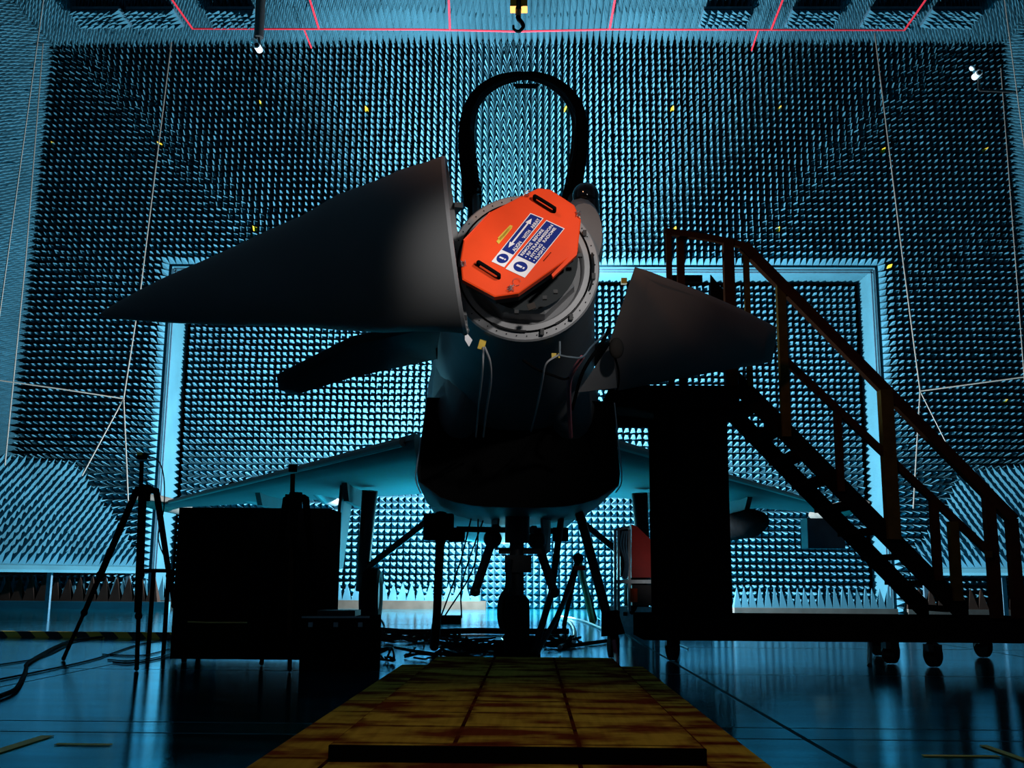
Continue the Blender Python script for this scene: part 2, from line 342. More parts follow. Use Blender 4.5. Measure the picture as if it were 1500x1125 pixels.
# sloping foam banks along both sides
def bank(side):
    if side < 0: br_, bl_, tr_ = P(203, 829, 22.0), P(-10, 829, 19.4), P(112, 686, 22.1)
    else: br_, bl_, tr_ = P(1340, 832, 22.0), P(1512, 832, 19.8), P(1395, 692, 22.1)
    BP = .155
    e1 = bl_ - br_; e1.z = 0; e1.normalize()
    hn = Vector((-e1.y, e1.x, 0)) * (1 if side < 0 else -1)
    if hn.y > 0: hn = -hn
    nn = (hn * .80 + Vector((0, 0, .60))).normalized(); e2 = nn.cross(e1)
    if e2.z < 0: e2 = -e2
    n2 = int((tr_.z - br_.z) / e2.z / BP); slope = abs((tr_ - br_).dot(e1)) / (n2 * BP)
    n1 = int(5.0 / BP)
    o0 = np.array(br_); E1 = np.array(e1); E2 = np.array(e2)
    ok = lambda c: (c - o0).dot(E1) > slope * (c - o0).dot(E2) and ((c[0] > XL + .45) if side < 0 else (c[0] < XR - .45))
    V, Fc = pyramids(tuple(br_), tuple(e1 * BP), n1, tuple(e2 * BP), n2, tuple(nn), h=.36, keep=ok)
    lab = 'sloping bank of blue foam pyramids beside the left wall' if side < 0 else 'sloping bank of blue foam pyramids by the right wall behind the stairs'
    root = empty('foam_bank', (bl_.x, bl_.y, 0), lab, 'foam absorber', 'sloping foam banks')
    o = pyr_object('foam_pyramids', [(V - np.array(root.location), Fc)], M['foam']); o.parent = root; WM[o.name] = WM[root.name]
    L = n2 * BP; W = 2.2
    for k in range(1, 9):
        W = .3 * k + 1.4
        q = br_ + e1 * W + e2 * 0
        if (q.x < XL + .5) if side < 0 else (q.x > XR - .5): break
    face = [br_, br_ + e1 * W, br_ + e1 * max(W, slope * L + .1) + e2 * L, br_ + e1 * slope * L + e2 * L]
    face = [f - nn * .01 for f in face]
    link('panel_box', MB().prism(face, -nn * .12), M['panel'], root)
    link('bottom_ledge', MB().prism([br_ - Vector((0, 0, .02)), br_ + e1 * W - Vector((0, 0, .02)), br_ + e1 * W + hn * .12 - Vector((0, 0, .10)), br_ + hn * .12 - Vector((0, 0, .10))], (0, 0, -.05)), M['panel'], root)
    for k in range(3):
        q = br_ + e1 * (.15 + (W - .3) * k / 2) - hn * .1
        link('support_post', MB().box((q.x, q.y, (q.z - .1) / 2), (.08, .08, q.z - .1)), M['panel_dark'], root)
    return root
bank(-1); bank(1)

# upright foam along the foot of the far wall
def foot_row(x0, x1, y, zk, h, m, label, rows=1, grp='upright foam rows at the wall foot', pit=.2, kerb=None):
    root = empty('foam_row', ((x0 + x1) / 2, y, 0), label, 'foam absorber', grp)
    link('kerb', MB().box(((x0 + x1) / 2, y, zk / 2), (x1 - x0, .3 + .2 * (rows - 1), zk)), kerb or M['kerb'], root)
    n = max(1, int((x1 - x0) / pit))
    V, Fc = pyramids((x0, y - .1 * rows, zk), (pit, 0, 0), n, (0, .2, 0), rows, (0, 0, 1), h=h, jit=.02)
    o = pyr_object('foam_pyramids', [(V - np.array(root.location), Fc)], m); o.parent = root; WM[o.name] = WM[root.name]
    return root
xa = P(-30, 860, 21.2).x; xb = P(250, 860, 21.2).x
foot_row(xa, xb, 21.1, .14, .50, M['foam_dark'], 'front row of dark brown upright foam pyramids at left wall foot', pit=.24, kerb=M['panel'])
foot_row(xa, xb, 21.7, .16, .46, M['foam'], 'blue upright foam pyramids behind the brown row at left wall foot', pit=.16)
foot_row(xb + .3, P(712, 860, 22.5).x, 22.6, .17, .36, M['foam_dimmed'], 'light blue upright foam row on a pale kerb between cabinet and nose wheel', pit=.19, kerb=M['kerb_dimmed'])
foot_row(P(1073, 860, 21.8).x, P(1310, 860, 21.8).x, 21.8, .10, .42, M['foam'], 'blue upright foam row beyond the base of the steps', pit=.15)
foot_row(P(1325, 860, 21.8).x, P(1520, 860, 21.8).x, 21.8, .10, .42, M['foam_dark'], 'dark upright foam row at right wall foot behind the lowest steps', pit=.2)

# raised hazard threshold on the floor
tag(link('threshold_strip', MB().box((-7.0, F(120, 934, 0).y, .03), (7.6, .06, .06)), M['hazard']), 'black and yellow hazard strip across the floor at left', 'floor strip')
# floor tape
def tape(a, b, wd, label):
    a = F(*a, .002); b = F(*b, .002); d = (b - a).normalized(); n = Vector((-d.y, d.x, 0)) * wd / 2
    tag(link('floor_tape', MB().prism([a + n, b + n, b - n, a - n], (0, 0, .002)), M['yellow']), label, 'floor tape', 'yellow floor tape')
tape((-20, 1106), (70, 1078), .05, 'diagonal yellow floor tape at the lower left corner')
tape((82, 1090), (163, 1091), .035, 'short yellow floor tape beside the diagonal piece at left')
tape((1352, 1107), (1463, 1108), .03, 'short straight yellow floor tape at lower right')
tape((1440, 1092), (1520, 1120), .03, 'slanting yellow floor tape in the lower right corner')

# ceiling pipes (one red sprinkler network)
zc = CZ - .75
pr = empty('red_pipe_run', F(760, 43, zc), 'thin red pipework hung below the foam ceiling', 'pipe')
def pipe(a, b, nm='pipe_run', r=.02):
    link(nm, MB().tube([F(*a, zc), F(*b, zc)], r, 6), M['redpipe'], pr, True)
pipe((282, 42), (620, 43)); pipe((620, 43), (758, 46)); pipe((758, 46), (893, 43)); pipe((893, 43), (1325, 44))
for a, b in (((282, 42), (248, -6)), ((467, 42), (452, -6)), ((659, 44), (657, -6)), ((893, 43), (902, -6)), ((1130, 43), (1149, -6)), ((1325, 44), (1360, -6)), ((445, 42), (456, 70)), ((1111, 44), (1101, 74))):
    pipe(a, b, 'branch_pipe', .022 if a[0] not in (445, 1111) else .018)
# foam blocks hung from the ceiling
for px, lab in ((150, 'outermost foam cluster under the ceiling at left'), (228, 'second foam cluster from the left under the ceiling'), (345, 'foam cluster under the ceiling nearest the left camera'), (1062, 'foam cluster under the ceiling right of the hoist'), (1190, 'foam cluster under the ceiling above the handrail'), (1302, 'foam cluster under the ceiling where the right rope hangs'), (1392, 'rightmost foam cluster under the ceiling')):
    c = F(px, 27, CZ - .55); hgt = .3
    V, Fc = pyramids((c.x - .5, c.y - .35, c.z - .0), (.14, 0, 0), 7, (0, .14, 0), 5, (0, -.75, -.6), h=.45, jit=.03)
    root = empty('foam_cluster', c, lab, 'foam absorber', 'foam clusters under the ceiling')
    o = pyr_object('foam_pyramids', [(V - np.array(c), Fc)], M['foam']); o.parent = root; WM[o.name] = WM[root.name]
    link('mounting_board', MB().box(c + Vector((0, 0, .04)), (1.0, .72, .06)), M['panel_dark'], root)
    link('hanger', MB().box(c + Vector((0, 0, .26)), (.06, .06, .40)), M['panel_dark'], root)

# yellow tips
YT = [(77, 209, 'left of the left rope'), (228, 209, 'touching the left rope'), (380, 151, 'below the left ceiling camera'), (370, 330, 'above the radome tip'), (531, 153, 'left of the canopy frame'), (681, 153, 'at the outer left edge of the canopy frame'),
      (827, 155, 'seen through the canopy glass'), (989, 153, 'right of the canopy frame'), (1141, 154, 'above the handrail corner'), (1297, 216, 'beside the right rope'), (1449, 212, 'below the right wall camera'), (1139, 334, 'just above the stair handrail'), (993, 333, 'above the platform rail'), (1306, 388, 'beside the door corner at right'), (1317, 582, 'between door and right rope'), (1480, 582, 'under the horizontal rope at right')]
for px, py, t in YT:
    p = P(px, py, WY - PH); ix = int((p.x - XL) / PT); iz = int(p.z / PT)
    c = Vector((XL + (ix + .5) * PT, WY - PH - .03, (iz + .5) * PT)); hw = .042
    m = MB(); m.add([c + Vector((-hw, .24, -hw)), c + Vector((hw, .24, -hw)), c + Vector((hw, .24, hw)), c + Vector((-hw, .24, hw)), c], [(0, 1, 4), (1, 2, 4), (2, 3, 4), (3, 0, 4)])
    tag(link('yellow_foam_tip', m, M['foam_yellow']), 'yellow foam tip on the far wall ' + t, 'marker', 'yellow foam tips')

# ropes
def rope(pts, lab, r=.012, grp='ropes hanging from the ceiling'):
    tag(link('rope', MB().tube(pts, r, 6), M['rope'], None, True), lab, 'rope', grp)
rope([P(64, -4, 19.0), P(30, 240, 18.6), P(-6, 500, 18.2)], 'rope hanging along the left wall corner, leaving the left edge')
rope([P(63, 64, 21.6), P(38, 375, 20.5), P(7, 682, 19.5)], 'long rope at far left ending above the foam bank')
rope([P(251, 62, 21.8), P(205, 430, 20.4), P(181, 584, 19.8), P(184, 650, 19.6), P(188, 742, 19.3)], 'left rope hanging to the knot behind the tripod', .013)
rope([P(181, 584, 19.8), P(90, 570, 19.2), P(-10, 556, 18.6)], 'horizontal rope tied from the left knot to the wall')
rope([P(181, 584, 19.8), P(120, 697, 19.2)], 'short rope slanting down left from the left knot')
rope([P(1281, 45, 21.7), P(1322, 375, 20.6), P(1348, 573, 19.8), P(1344, 640, 19.6), P(1338, 745, 19.3)], 'right rope hanging to the knot beyond the handrail', .013)
rope([P(1348, 573, 19.8), P(1510, 551, 18.8)], 'horizontal rope tied from the right knot to the wall')
rope([P(1348, 573, 19.8), P(1398, 672, 19.2)], 'short rope slanting down right from the right knot')
rope([P(1471, -4, 19.0), P(1502, 225, 18.6)], 'rope at the right edge beside the wall camera')
rope([P(1466, 100, 21.6), P(1487, 375, 20.5), P(1504, 600, 19.5)], 'thin rope hanging at far right below the wall camera', .009)

# hoist
hp = P(759, 6, 16.0)
h = empty('crane_hoist', (hp.x, 16.0, P(759, 46, 16).z), 'orange hoist block with black hook hanging at top centre', 'hoist')
m = MB(); m.box(P(752, 5, 16), (.10, .22, .22)); m.box(P(768, 5, 16), (.10, .22, .22)); m.box(P(760, -2, 16), (.22, .2, .1)); link('hoist_block', m, M['hoist'], h)
link('swivel', MB().tube([P(760, 0, 16), P(759, 24, 16)], [.055, .045], 12), M['gun'], h, True)
hk = [P(759, 22, 16), P(760, 28, 16), P(765, 34, 16), P(766, 40, 16), P(760, 46, 16), P(753, 43, 16), P(752, 37, 16)]
link('hook', MB().tube(smoothpts(hk, 5), [.045 - .0009 * i for i in range(31)], 8), M['black'], h, True)
m = MB()
for dx in (-.06, .06): m.tube([P(760, 0, 16) + Vector((dx, 0, 0)), Vector((hp.x + dx, 16, CZ - .05))], .012, 6)
link('chain', m, M['gun'], h, True)

# cameras watching the chamber
def cctv(px, py, Y, lab, arm):
    c = P(px, py, Y); o = empty('surveillance_camera', c, lab, 'camera', 'surveillance cameras')
    link('camera_body', MB().tube([c + Vector((0, .12, 0)), c + Vector((0, -.12, -.02))], .07, 12), M['white'], o, True)
    link('lens', MB().tube([c + Vector((0, -.12, -.02)), c + Vector((0, -.14, -.022))], .045, 12), M['black'], o, True)
    link('lamp', MB().ball(c + Vector((-.10, -.02, .13)), .06), M['white'], o, True)
    m = MB()
    for a, b in arm: m.bar(P(*a), P(*b), .045)
    link('bracket', m, M['gun'], o)
cctv(378, 69, 20.2, 'white surveillance camera on a dark pole below the ceiling at left', [((380, 66, 20.2), (379, 48, 20.2))])
cp = P(379, 55, 20.2)
tag(link('camera_pole', MB().tube([cp, Vector((cp.x, cp.y, CZ - .1))], .10, 10), M['gun'], None, True), 'dark blue drop pole carrying the left ceiling camera', 'pole')
cctv(1431, 109, 21.2, 'small white surveillance camera on a wall bracket at upper right', [((1434, 116, 21.2), (1434, 132, 21.2)), ((1434, 132, 21.2), (1482, 134, 21.3)), ((1482, 134, 21.3), (1494, 136, 22.0))])

# ---------------------------------------------------------------- the aircraft
AX0, AY0, AROT = -0.05, 6.2, R(2.1)
air = empty('fighter_aircraft', (AX0, AY0, 0), 'grey jet fighter seen from the front with its radome swung open', 'aircraft', None, AROT)
AM = WM[air.name]
def A(u, v, z): return AM @ Vector((u, v, z))
def part(name, mb, m, smooth=False, parent=None, label=None):
    o = link(name, mb, m, parent or air, smooth)
    if label: o['label'] = label
    return o
def section(v, u0, zc_, hw, hh, p=2.4, n=40, flat=0.0):
    out = []
    for i in range(n):
        a = 2 * math.pi * i / n; c, s = math.cos(a), math.sin(a)
        x = math.copysign(abs(c) ** (2 / p), c) * hw; z = math.copysign(abs(s) ** (2 / p), s) * hh
        if z < 0: z *= (1 - flat)
        out.append(A(u0 + x, v, zc_ + z))
    return out
ZB = 2.46
# nose and cockpit barrel
prof = [(0.015, ZB, .452, .455, 2.0), (.35, ZB - .01, .468, .475, 2.0), (.8, ZB - .03, .50, .52, 2.1), (1.3, ZB - .05, .55, .58, 2.2), (2.0, ZB - .06, .62, .64, 2.4),
        (3.0, ZB - .05, .70, .66, 2.6), (4.5, ZB - .10, .85, .68, 2.8)]
part('forward_fuselage', MB().loft([section(v, 0, z, hw, hh, p) for v, z, hw, hh, p in prof]), M['skin'], True)
# main body behind the intake
prof = [(2.9, 1.62, .70, .46, 4), (4.0, 1.70, .80, .58, 4), (5.5, 1.82, .92, .70, 3.0), (8.0, 1.86, 1.02, .76, 2.6), (11.0, 1.90, 1.05, .72, 3.0), (12.6, 1.95, .92, .60, 2.8)]
part('centre_fuselage', MB().loft([section(v, 0, z, hw, hh, p) for v, z, hw, hh, p in prof]), M['skin'], True)
for s in (-1, 1):
    part('engine_nozzle', MB().loft([section(v, s * .46, 1.95, r, r, 2, 24) for v, r in ((12.5, .43), (13.0, .41), (13.3, .36))], cap=True), M['gun'], True)
# dorsal spine and fin
part('spine', MB().loft([section(v, 0, z, hw, hh, 2.2, 24) for v, z, hw, hh in ((2.9, 2.95, .36, .30), (4.5, 2.95, .42, .40), (7, 2.75, .36, .35), (11, 2.4, .2, .2), (12.6, 2.3, .1, .1))]), M['skin'], True)
part('tail_fin', MB().prism([A(-.05, 8.6, 2.6), A(-.05, 11.0, 4.6), A(-.05, 12.2, 4.7), A(-.05, 12.6, 2.4)], (.1, 0, 0)), M['skin'])

# intake: a chin box with a curved lower lip
IV = 1.95
def intake_ring(v, grow=0.0, n=12):
    q = lambda px, py: (lambda p: AM.inverted() @ p)(P(px, py, AY0 + IV))
    tl, tr = q(626, 584), q(898, 588); bl, br = q(612, 702), q(908, 706); bm = q(760, 744)
    pts = [(tl.x, tl.z)]
    pts += [(bl.x, bl.z + .06), (bl.x + .01, bl.z - .02)]
    for i in range(1, n):
        t = i / n; x = bl.x + .05 + (br.x - bl.x - .10) * t; e = abs(2 * t - 1)
        z = bm.z + (bl.z - .08 - bm.z) * e ** 3.2; pts.append((x, z))
    pts += [(br.x - .01, br.z - .02), (br.x, br.z + .06), (tr.x, tr.z)]
    cx = (tl.x + tr.x) / 2; cz = (tl.z + bm.z) / 2
    return [A(cx + (x - cx) * (1 + grow), v, cz + (z - cz) * (1 + grow)) for x, z in pts]
rings = [intake_ring(IV + 1.3, -.10), intake_ring(IV + .25, -.03), intake_ring(IV + .0, -.008), intake_ring(IV - .03, .0), intake_ring(IV + .02, .010), intake_ring(IV + .5, .03), intake_ring(IV + 2.2, .08)]
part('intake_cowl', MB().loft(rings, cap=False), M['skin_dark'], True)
m = MB(); r_ = intake_ring(IV + .10, -.014); m.add(r_, [tuple(range(len(r_)))])
r2 = [p + Vector((0, .03, 0)) for p in r_]; m.add(r2, [tuple(reversed(range(len(r2))))])
part('intake_cover', m, M['void'], label='black blanking cover filling the air intake')
# belly fairing, side fillets joining nose barrel to the intake
for s in (-1, 1):
    part('side_fillet', MB().loft([section(v, s * o_, z, hw, hh, 2.4, 20) for v, o_, z, hw, hh in ((1.2, .30, 2.15, .02, .03), (1.6, .36, 2.1, .15, .28), (2.2, .46, 2.05, .20, .40), (3.6, .52, 2.1, .24, .45), (5.2, .48, 2.05, .25, .42))]), M['skin'], True)

# bulkhead flange
def ringpts(r, v, n=64, z=ZB, u=0): return [A(u + r * math.cos(2 * math.pi * i / n), v, z + r * math.sin(2 * math.pi * i / n)) for i in range(n)]
ring = part('bulkhead_ring', MB().loft([ringpts(.452, .02), ringpts(.455, -.015), ringpts(.445, -.03), ringpts(.362, -.045), ringpts(.352, -.03), ringpts(.345, .02), ringpts(.342, .10)], cap=False), M['ring'], True)
m = MB()
for i in range(44):
    a = 2 * math.pi * (i + .3) / 44; c = A(.425 * math.cos(a), -.038, ZB + .425 * math.sin(a)); m.disc(c, (0, 1, 0), .0035, .006, 8)
part('flange_bolts', m, M['black'], False, ring)
m = MB(); m.loft([ringpts(.405, -.044), ringpts(.402, -.047), ringpts(.397, -.047), ringpts(.394, -.044)], cap=False); part('seal_groove', m, M['black'], True, ring)
for a0, a1, rr, nm in ((-62, -28, .40, 'latch_rail'), (-20, 12, .415, 'latch_rail'), (-118, -88, .40, 'latch_rail')):
    pts = [A(rr * math.cos(R(a0 + (a1 - a0) * k / 8)), -.058, ZB + rr * math.sin(R(a0 + (a1 - a0) * k / 8))) for k in range(9)]
    part(nm, MB().tube(pts, .006, 6), M['gun'], True, ring)
for a in (-48, -8, -75, 30): part('latch', MB().box(A(.418 * math.cos(R(a)), -.055, ZB + .418 * math.sin(R(a))), (.022, .02, .035)), M['gun'], False, ring)
part('recess_plate', MB().disc(A(0, .09, ZB), (0, 1, 0), .345, .02, 48), M['skin_dark'], True)

# radar drum behind the cover
cv = -.52
part('radar_drum', MB().loft([ringpts(.27, .08, 40), ringpts(.27, -.16, 40), ringpts(.31, -.20, 40), ringpts(.325, -.28, 12 * 4), ][:3] , cap=True), M['skin_dark'], True)
oct_ = []
for i in range(8):
    a = R(22.5 + 45 * i); oct_.append((.33 * math.cos(a), .33 * math.sin(a)))
part('radar_mount', MB().loft([[A(x * 1.0, .03, ZB - .01 + z * 1.0) for x, z in oct_], [A(x * .97, -.10, ZB - .01 + z * .97) for x, z in oct_], [A(x * .86, -.17, ZB - .0 + z * .86) for x, z in oct_]]), M['ring'])
YCV = 5.70
cpx = [(789, 275), (806, 277), (841, 300), (851, 322), (846, 368), (838, 374), (759.5, 429.5), (724, 434.5), (677, 409), (674.5, 379.5), (679, 351.5), (718, 310), (769, 284)]
TILT = .10
def C(px, py, off=0.0):                    # point on the cover's front plane (leaning back a little)
    d = ray(px, py); n = Vector((0.02, -1, TILT)).normalized(); p0 = P(762, 355, YCV) + n * off
    return CAM + d * ((p0 - CAM).dot(n) / d.dot(n))
nrmC = Vector((0.02, -1, TILT)).normalized()
face = [C(*p) for p in cpx]; cc = sum(face, Vector()) / len(face)
cover = part('radar_cover', MB().loft([[p + (cc - p) * .02 - nrmC * .001 for p in face], [p - nrmC * .006 for p in face], [p - nrmC * .055 for p in face], [p + (cc - p) * .03 - nrmC * .058 for p in face]]), M['orange'], label='orange red protective cover over the radar')
m = MB(); inn = [p + (cc - p) * .05 for p in face]
m.loft([[p - nrmC * .05 for p in inn], [p - nrmC * .16 for p in inn], [p + (cc - p) * .10 - nrmC * .22 for p in inn], [p + (cc - p) * .22 - nrmC * .36 for p in inn]])
part('radar_array', m, M['skin_dark'])
for px, py in ((799, 425), (815, 416), (852, 362), (757, 446)):
    part('array_fitting', MB().box(C(px, py) - nrmC * .12, (.024, .03, .02)), M['gun'])
part('data_plate', MB().box(C(779, 441) - nrmC * .085, (.045, .012, .035), Matrix.Rotation(R(-20), 3, 'Y')), M['kerb'])
# two U-shaped carry handles
for a, b in (((783, 292), (812, 310)), ((701, 388), (731, 407))):
    p0, p1 = C(*a), C(*b); off = nrmC * .045; d = (p1 - p0).normalized() * .012
    part('handle', MB().tube(smoothpts([p0, p0 + off * .8, p0 + off + d, p1 + off - d, p1 + off * .8, p1], 5), .0105, 8), M['black'], True, cover)
# folded edge strip at the lower right rim
part('edge_strip', MB().prism([C(846, 366, .004), C(845, 373, .004), C(810, 406, .004), (C(808, 402, .004)), C(838, 371, .004)], -nrmC * .03), M['orange'], False, cover)
part('edge_strip', MB().tube([C(718, 311, .004), C(679, 352, .004)], .004, 6), M['orange'], False, cover)
# small bunches of tie wire at four corners
for k, (px, py) in enumerate(((847, 314), (679, 386), (748, 422), (771, 283))):
    m = MB(); c = C(px, py, .012); rs = random.Random(k)
    for j in range(9):
        pts = [c + Vector((rs.uniform(-.02, .02), rs.uniform(-.015, .004), rs.uniform(-.02, .02))) for _ in range(3)]
        m.tube(pts, .0018, 4)
    part('tie_wire', m, M['steel'], True, cover)
m = MB(); c = C(757, 413, .01); m.tube([c + Vector((.022 * math.cos(t / 8 * 2 * math.pi), 0, .022 * math.sin(t / 8 * 2 * math.pi))) for t in range(8)], .0012, 4); part('wire_loop', m, M['steel'], True, cover)

# signs on the cover: s runs along the text, t across it
def sign_map(q0, q1, q2, q3):              # q0 lower left of text frame, q1 its lower right, q2 upper right, q3 upper left (pixels)
    a, b, c, d = (C(*q, .003) for q in (q0, q1, q2, q3))
    return lambda s, t, off=0.0: (a * (1 - s) + b * s) * (1 - t) + (d * (1 - s) + c * s) * t + nrmC * off
def quad(mp, s0, s1, t0, t1, off=0.0): 
    m = MB(); ps = [mp(s0, t0, off), mp(s1, t0, off), mp(s1, t1, off), mp(s0, t1, off)]
    m.prism(ps, -nrmC * .0008); return m
def text_mesh(body, mp, s0, s1, t0, t1, off):
    cu = bpy.data.curves.new('lettering', 'FONT'); cu.body = body; cu.offset = 0.022; cu.resolution_u = 3
    ob = bpy.data.objects.new('lettering', cu); COL.objects.link(ob)
    dg = bpy.context.evaluated_depsgraph_get(); dg.update()
    me = bpy.data.meshes.new_from_object(ob.evaluated_get(dg)); vs = [v.co.copy() for v in me.vertices]; fs = [tuple(p.vertices) for p in me.polygons]
    bpy.data.objects.remove(ob); bpy.data.curves.remove(cu); bpy.data.meshes.remove(me)
    x0 = min(v.x for v in vs); x1 = max(v.x for v in vs); y0 = min(v.y for v in vs); y1 = max(v.y for v in vs)
    m = MB(); m.add([mp(s0 + (s1 - s0) * (v.x - x0) / (x1 - x0), t0 + (t1 - t0) * (v.y - y0) / (y1 - y0), off) for v in vs], fs); return m
def disc_on(mp, s, t, rs_, rt, off, n=28): 
    m = MB(); m.prism([mp(s + rs_ * math.cos(2 * math.pi * i / n), t + rt * math.sin(2 * math.pi * i / n), off) for i in range(n)], -nrmC * .0006); return m
def merge(*ms):
    o = MB()
    for x in ms: o.add(x.v, x.f)
    return o
# sign 1 (upper left, narrow)
s1m = sign_map((738.5, 391.5), (796.2, 319.7), (777.0, 312.0), (720.0, 383.0))
sg = part('align_sign', quad(s1m, 0, 1, 0, 1), M['white'], False, cover, 'white bordered blue sign with a double arrow')
part_kw = dict(smooth=False)
b1 = quad(s1m, .245, .985, .06, .94, .0012)
b1 = merge(b1, disc_on(s1m, .12, .5, .085, .40, .0012)); 
s2m = sign_map((768.8, 406.8), (827.2, 334.7), (800.5, 322.2), (740.6, 393.6))
b2 = quad(s2m, .27, .985, .035, .965, .0012); b2 = merge(b2, disc_on(s2m, .13, .5, .088, .32, .0012))
sg2 = part('warning_sign', quad(s2m, 0, 1, 0, 1), M['white'], False, cover, 'larger blue sign with four lines of white lettering')
part('sign_panels', merge(b1, b2), M['blue'], False, cover)
o2 = .0022
def excl(mp, s, t, hs, ht): return merge(quad(mp, s - hs, s + hs, t - ht, t + ht * .45, o2) if False else quad(mp, s - hs, s + hs, t - ht * .35, t + ht, o2), quad(mp, s - hs, s + hs, t - ht, t - ht * .6, o2))
wm_ = excl(s1m, .12, .5, .013, .24); w2_ = excl(s2m, .13, .5, .016, .20)
ar = MB()
for pl in ([(.32, .66), (.42, .86), (.42, .72), (.82, .72), (.82, .86), (.92, .66), (.82, .46), (.82, .60), (.42, .60), (.42, .46)],):
    ar.prism([s1m(s, t, o2) for s, t in pl], -nrmC * .0004)
wm_ = merge(wm_, ar)
for wd, a, b in (('ALIGN', .30, .49), ('WITH', .56, .72), ('ARRAY', .77, .96)): wm_ = merge(wm_, text_mesh(wd, s1m, a, b, .10, .36, o2))
L4 = [('REMOVE  BEFORE', .30, .83, .75, .90), ('\u2022 RF TRANSMISSION', .30, .96, .53, .68), ('\u2022 FITTING  RADOME', .30, .94, .32, .47), ('\u2022 FLIGHT', .30, .59, .10, .25)]
for wd, a, b, t0, t1 in L4: w2_ = merge(w2_, text_mesh(wd, s2m, a, b, t0, t1, o2))
part('sign_lettering', wm_, M['white'], False, cover); part('sign_lettering', w2_, M['white'], False, cover)
yl = sign_map((730.5, 357.5), (752.3, 331.5), (747.5, 329.5), (726, 352)) 
part('yellow_label', merge(quad(yl, .0, .92, .0, .75, 0), quad(yl, .15, 1, .2, 1.05, 0)), M['yellow'], False, cover)
tl = sign_map((797, 383), (809, 369), (807.5, 367.5), (795.5, 381)); part('edge_lettering', merge(*[quad(tl, k * .12, k * .12 + .07, .2, .8, 0) for k in range(8)]), M['black'], False, cover)

# radome swung open to the left of the picture
stn = [(664, 360, 126.5), (640, 363, 121), (600, 368.5, 115), (560, 378, 108), (500, 387, 96), (450, 400, 79.5), (400, 410, 68), (350, 422, 56.5), (300, 432, 44.5), (250, 441.5, 33), (210, 450, 22), (180, 457, 13), (160, 461.5, 6), (150, 463.5, .8)]
RY = 5.72; rings = []
ax = (P(560, 378, RY) - P(664, 360, RY)).normalized()
dn = P(679, 486, RY) - P(650, 234, RY); upv = -dn.normalized()
depth_ax = ax.cross(upv).normalized()
for i, (px, py, hr) in enumerate(stn):
    c = P(px, py, RY); lo = P(px, py + hr, RY); r_ = (lo - c).length
    tv = upv if i == 0 else (upv * max(0, 1 - i * .25) + Vector((0, 0, 1)) * min(1, i * .25)).normalized()
    c = c + Vector((0, -.04 * min(1, i / 6), 0))
    rings.append([c + (tv * math.cos(2 * math.pi * k / 40) + Vector((0, 1, 0)) * math.sin(2 * math.pi * k / 40)) * r_ for k in range(40)])
rad = part('radome', MB().loft(rings, cap=False), M['composite'], True, label='dark grey pointed radome swung open')
m = MB(); rr = rings[0]; c0 = sum(rr, Vector()) / 40; off = Vector((.02, 0, 0))
m.loft([rr, [p + off for p in rr], [p + off + (c0 - p) * .06 for p in rr], [p + (c0 - p) * .06 - off for p in rr]], cap=False); part('rim', m, M['ring'], True, rad)
part('inner_liner', MB().add([p + (c0 - p) * .05 - off for p in rr], [tuple(range(40))]), M['skin_dark'], False, rad)
m = MB(); m.tube([P(655, 300, RY - .44) , P(662, 360, RY - .462)], .002, 4)
for py in (300, 395, 465):
    q = P(672 + (py - 300) * .04, py, 6.0); part('hinge_arm', MB().bar(q, A(-.44, .02, q.z + .02), .05, .03), M['gun'])
m = MB(); m.ball(P(651, 236, 5.72), .02, 8, 6); m.ball(P(680, 484, 5.9), .03, 8, 6); part('latch_fitting', m, M['steel'], True, rad)

# foreplanes
def plate(name, corners, th, m, label=None):
    cs = [Vector(c) for c in corners]; n = (cs[1] - cs[0]).cross(cs[-1] - cs[0]).normalized() * th
    cen = sum(cs, Vector()) / len(cs)
    mid = [c + (cen - c) * .10 for c in cs]
    mb_ = MB().loft([[c + (cen - c) * .16 - n for c in cs], [c + (cen - c) * .02 - n * .35 for c in cs], cs, [c + (cen - c) * .02 + n * .35 for c in cs], [c + (cen - c) * .16 + n for c in cs]])
    return part(name, mb_, m, True, label=label)
plate('foreplane', [P(930, 391, 7.25), P(950, 397, 7.3), P(1020, 424, 7.6), P(1085, 452, 7.85), P(1137, 479, 8.05), P(1136, 500, 8.15), P(1131, 530, 8.3), P(1010, 552, 8.1), P(901, 573, 7.9), P(893, 500, 7.5)], .035, M['foreplane'], 'tilted foreplane nearest the stairs')
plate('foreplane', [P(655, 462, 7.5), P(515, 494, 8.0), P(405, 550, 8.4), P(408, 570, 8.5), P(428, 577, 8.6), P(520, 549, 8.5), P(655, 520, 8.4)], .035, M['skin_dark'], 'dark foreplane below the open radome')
part('foreplane_pivot', MB().tube([P(880, 520, 8.2), P(905, 515, 8.0)], .10, 16), M['skin_dark'], True)
part('foreplane_pivot', MB().tube([P(640, 510, 8.2), P(665, 510, 8.2)], .09, 16), M['skin_dark'], True)
part('access_panel', MB().prism([P(897, 500, 7.1), P(846, 575, 7.3), P(904, 568, 7.25)], (0, .02, 0)), M['skin'], label='triangular open panel')

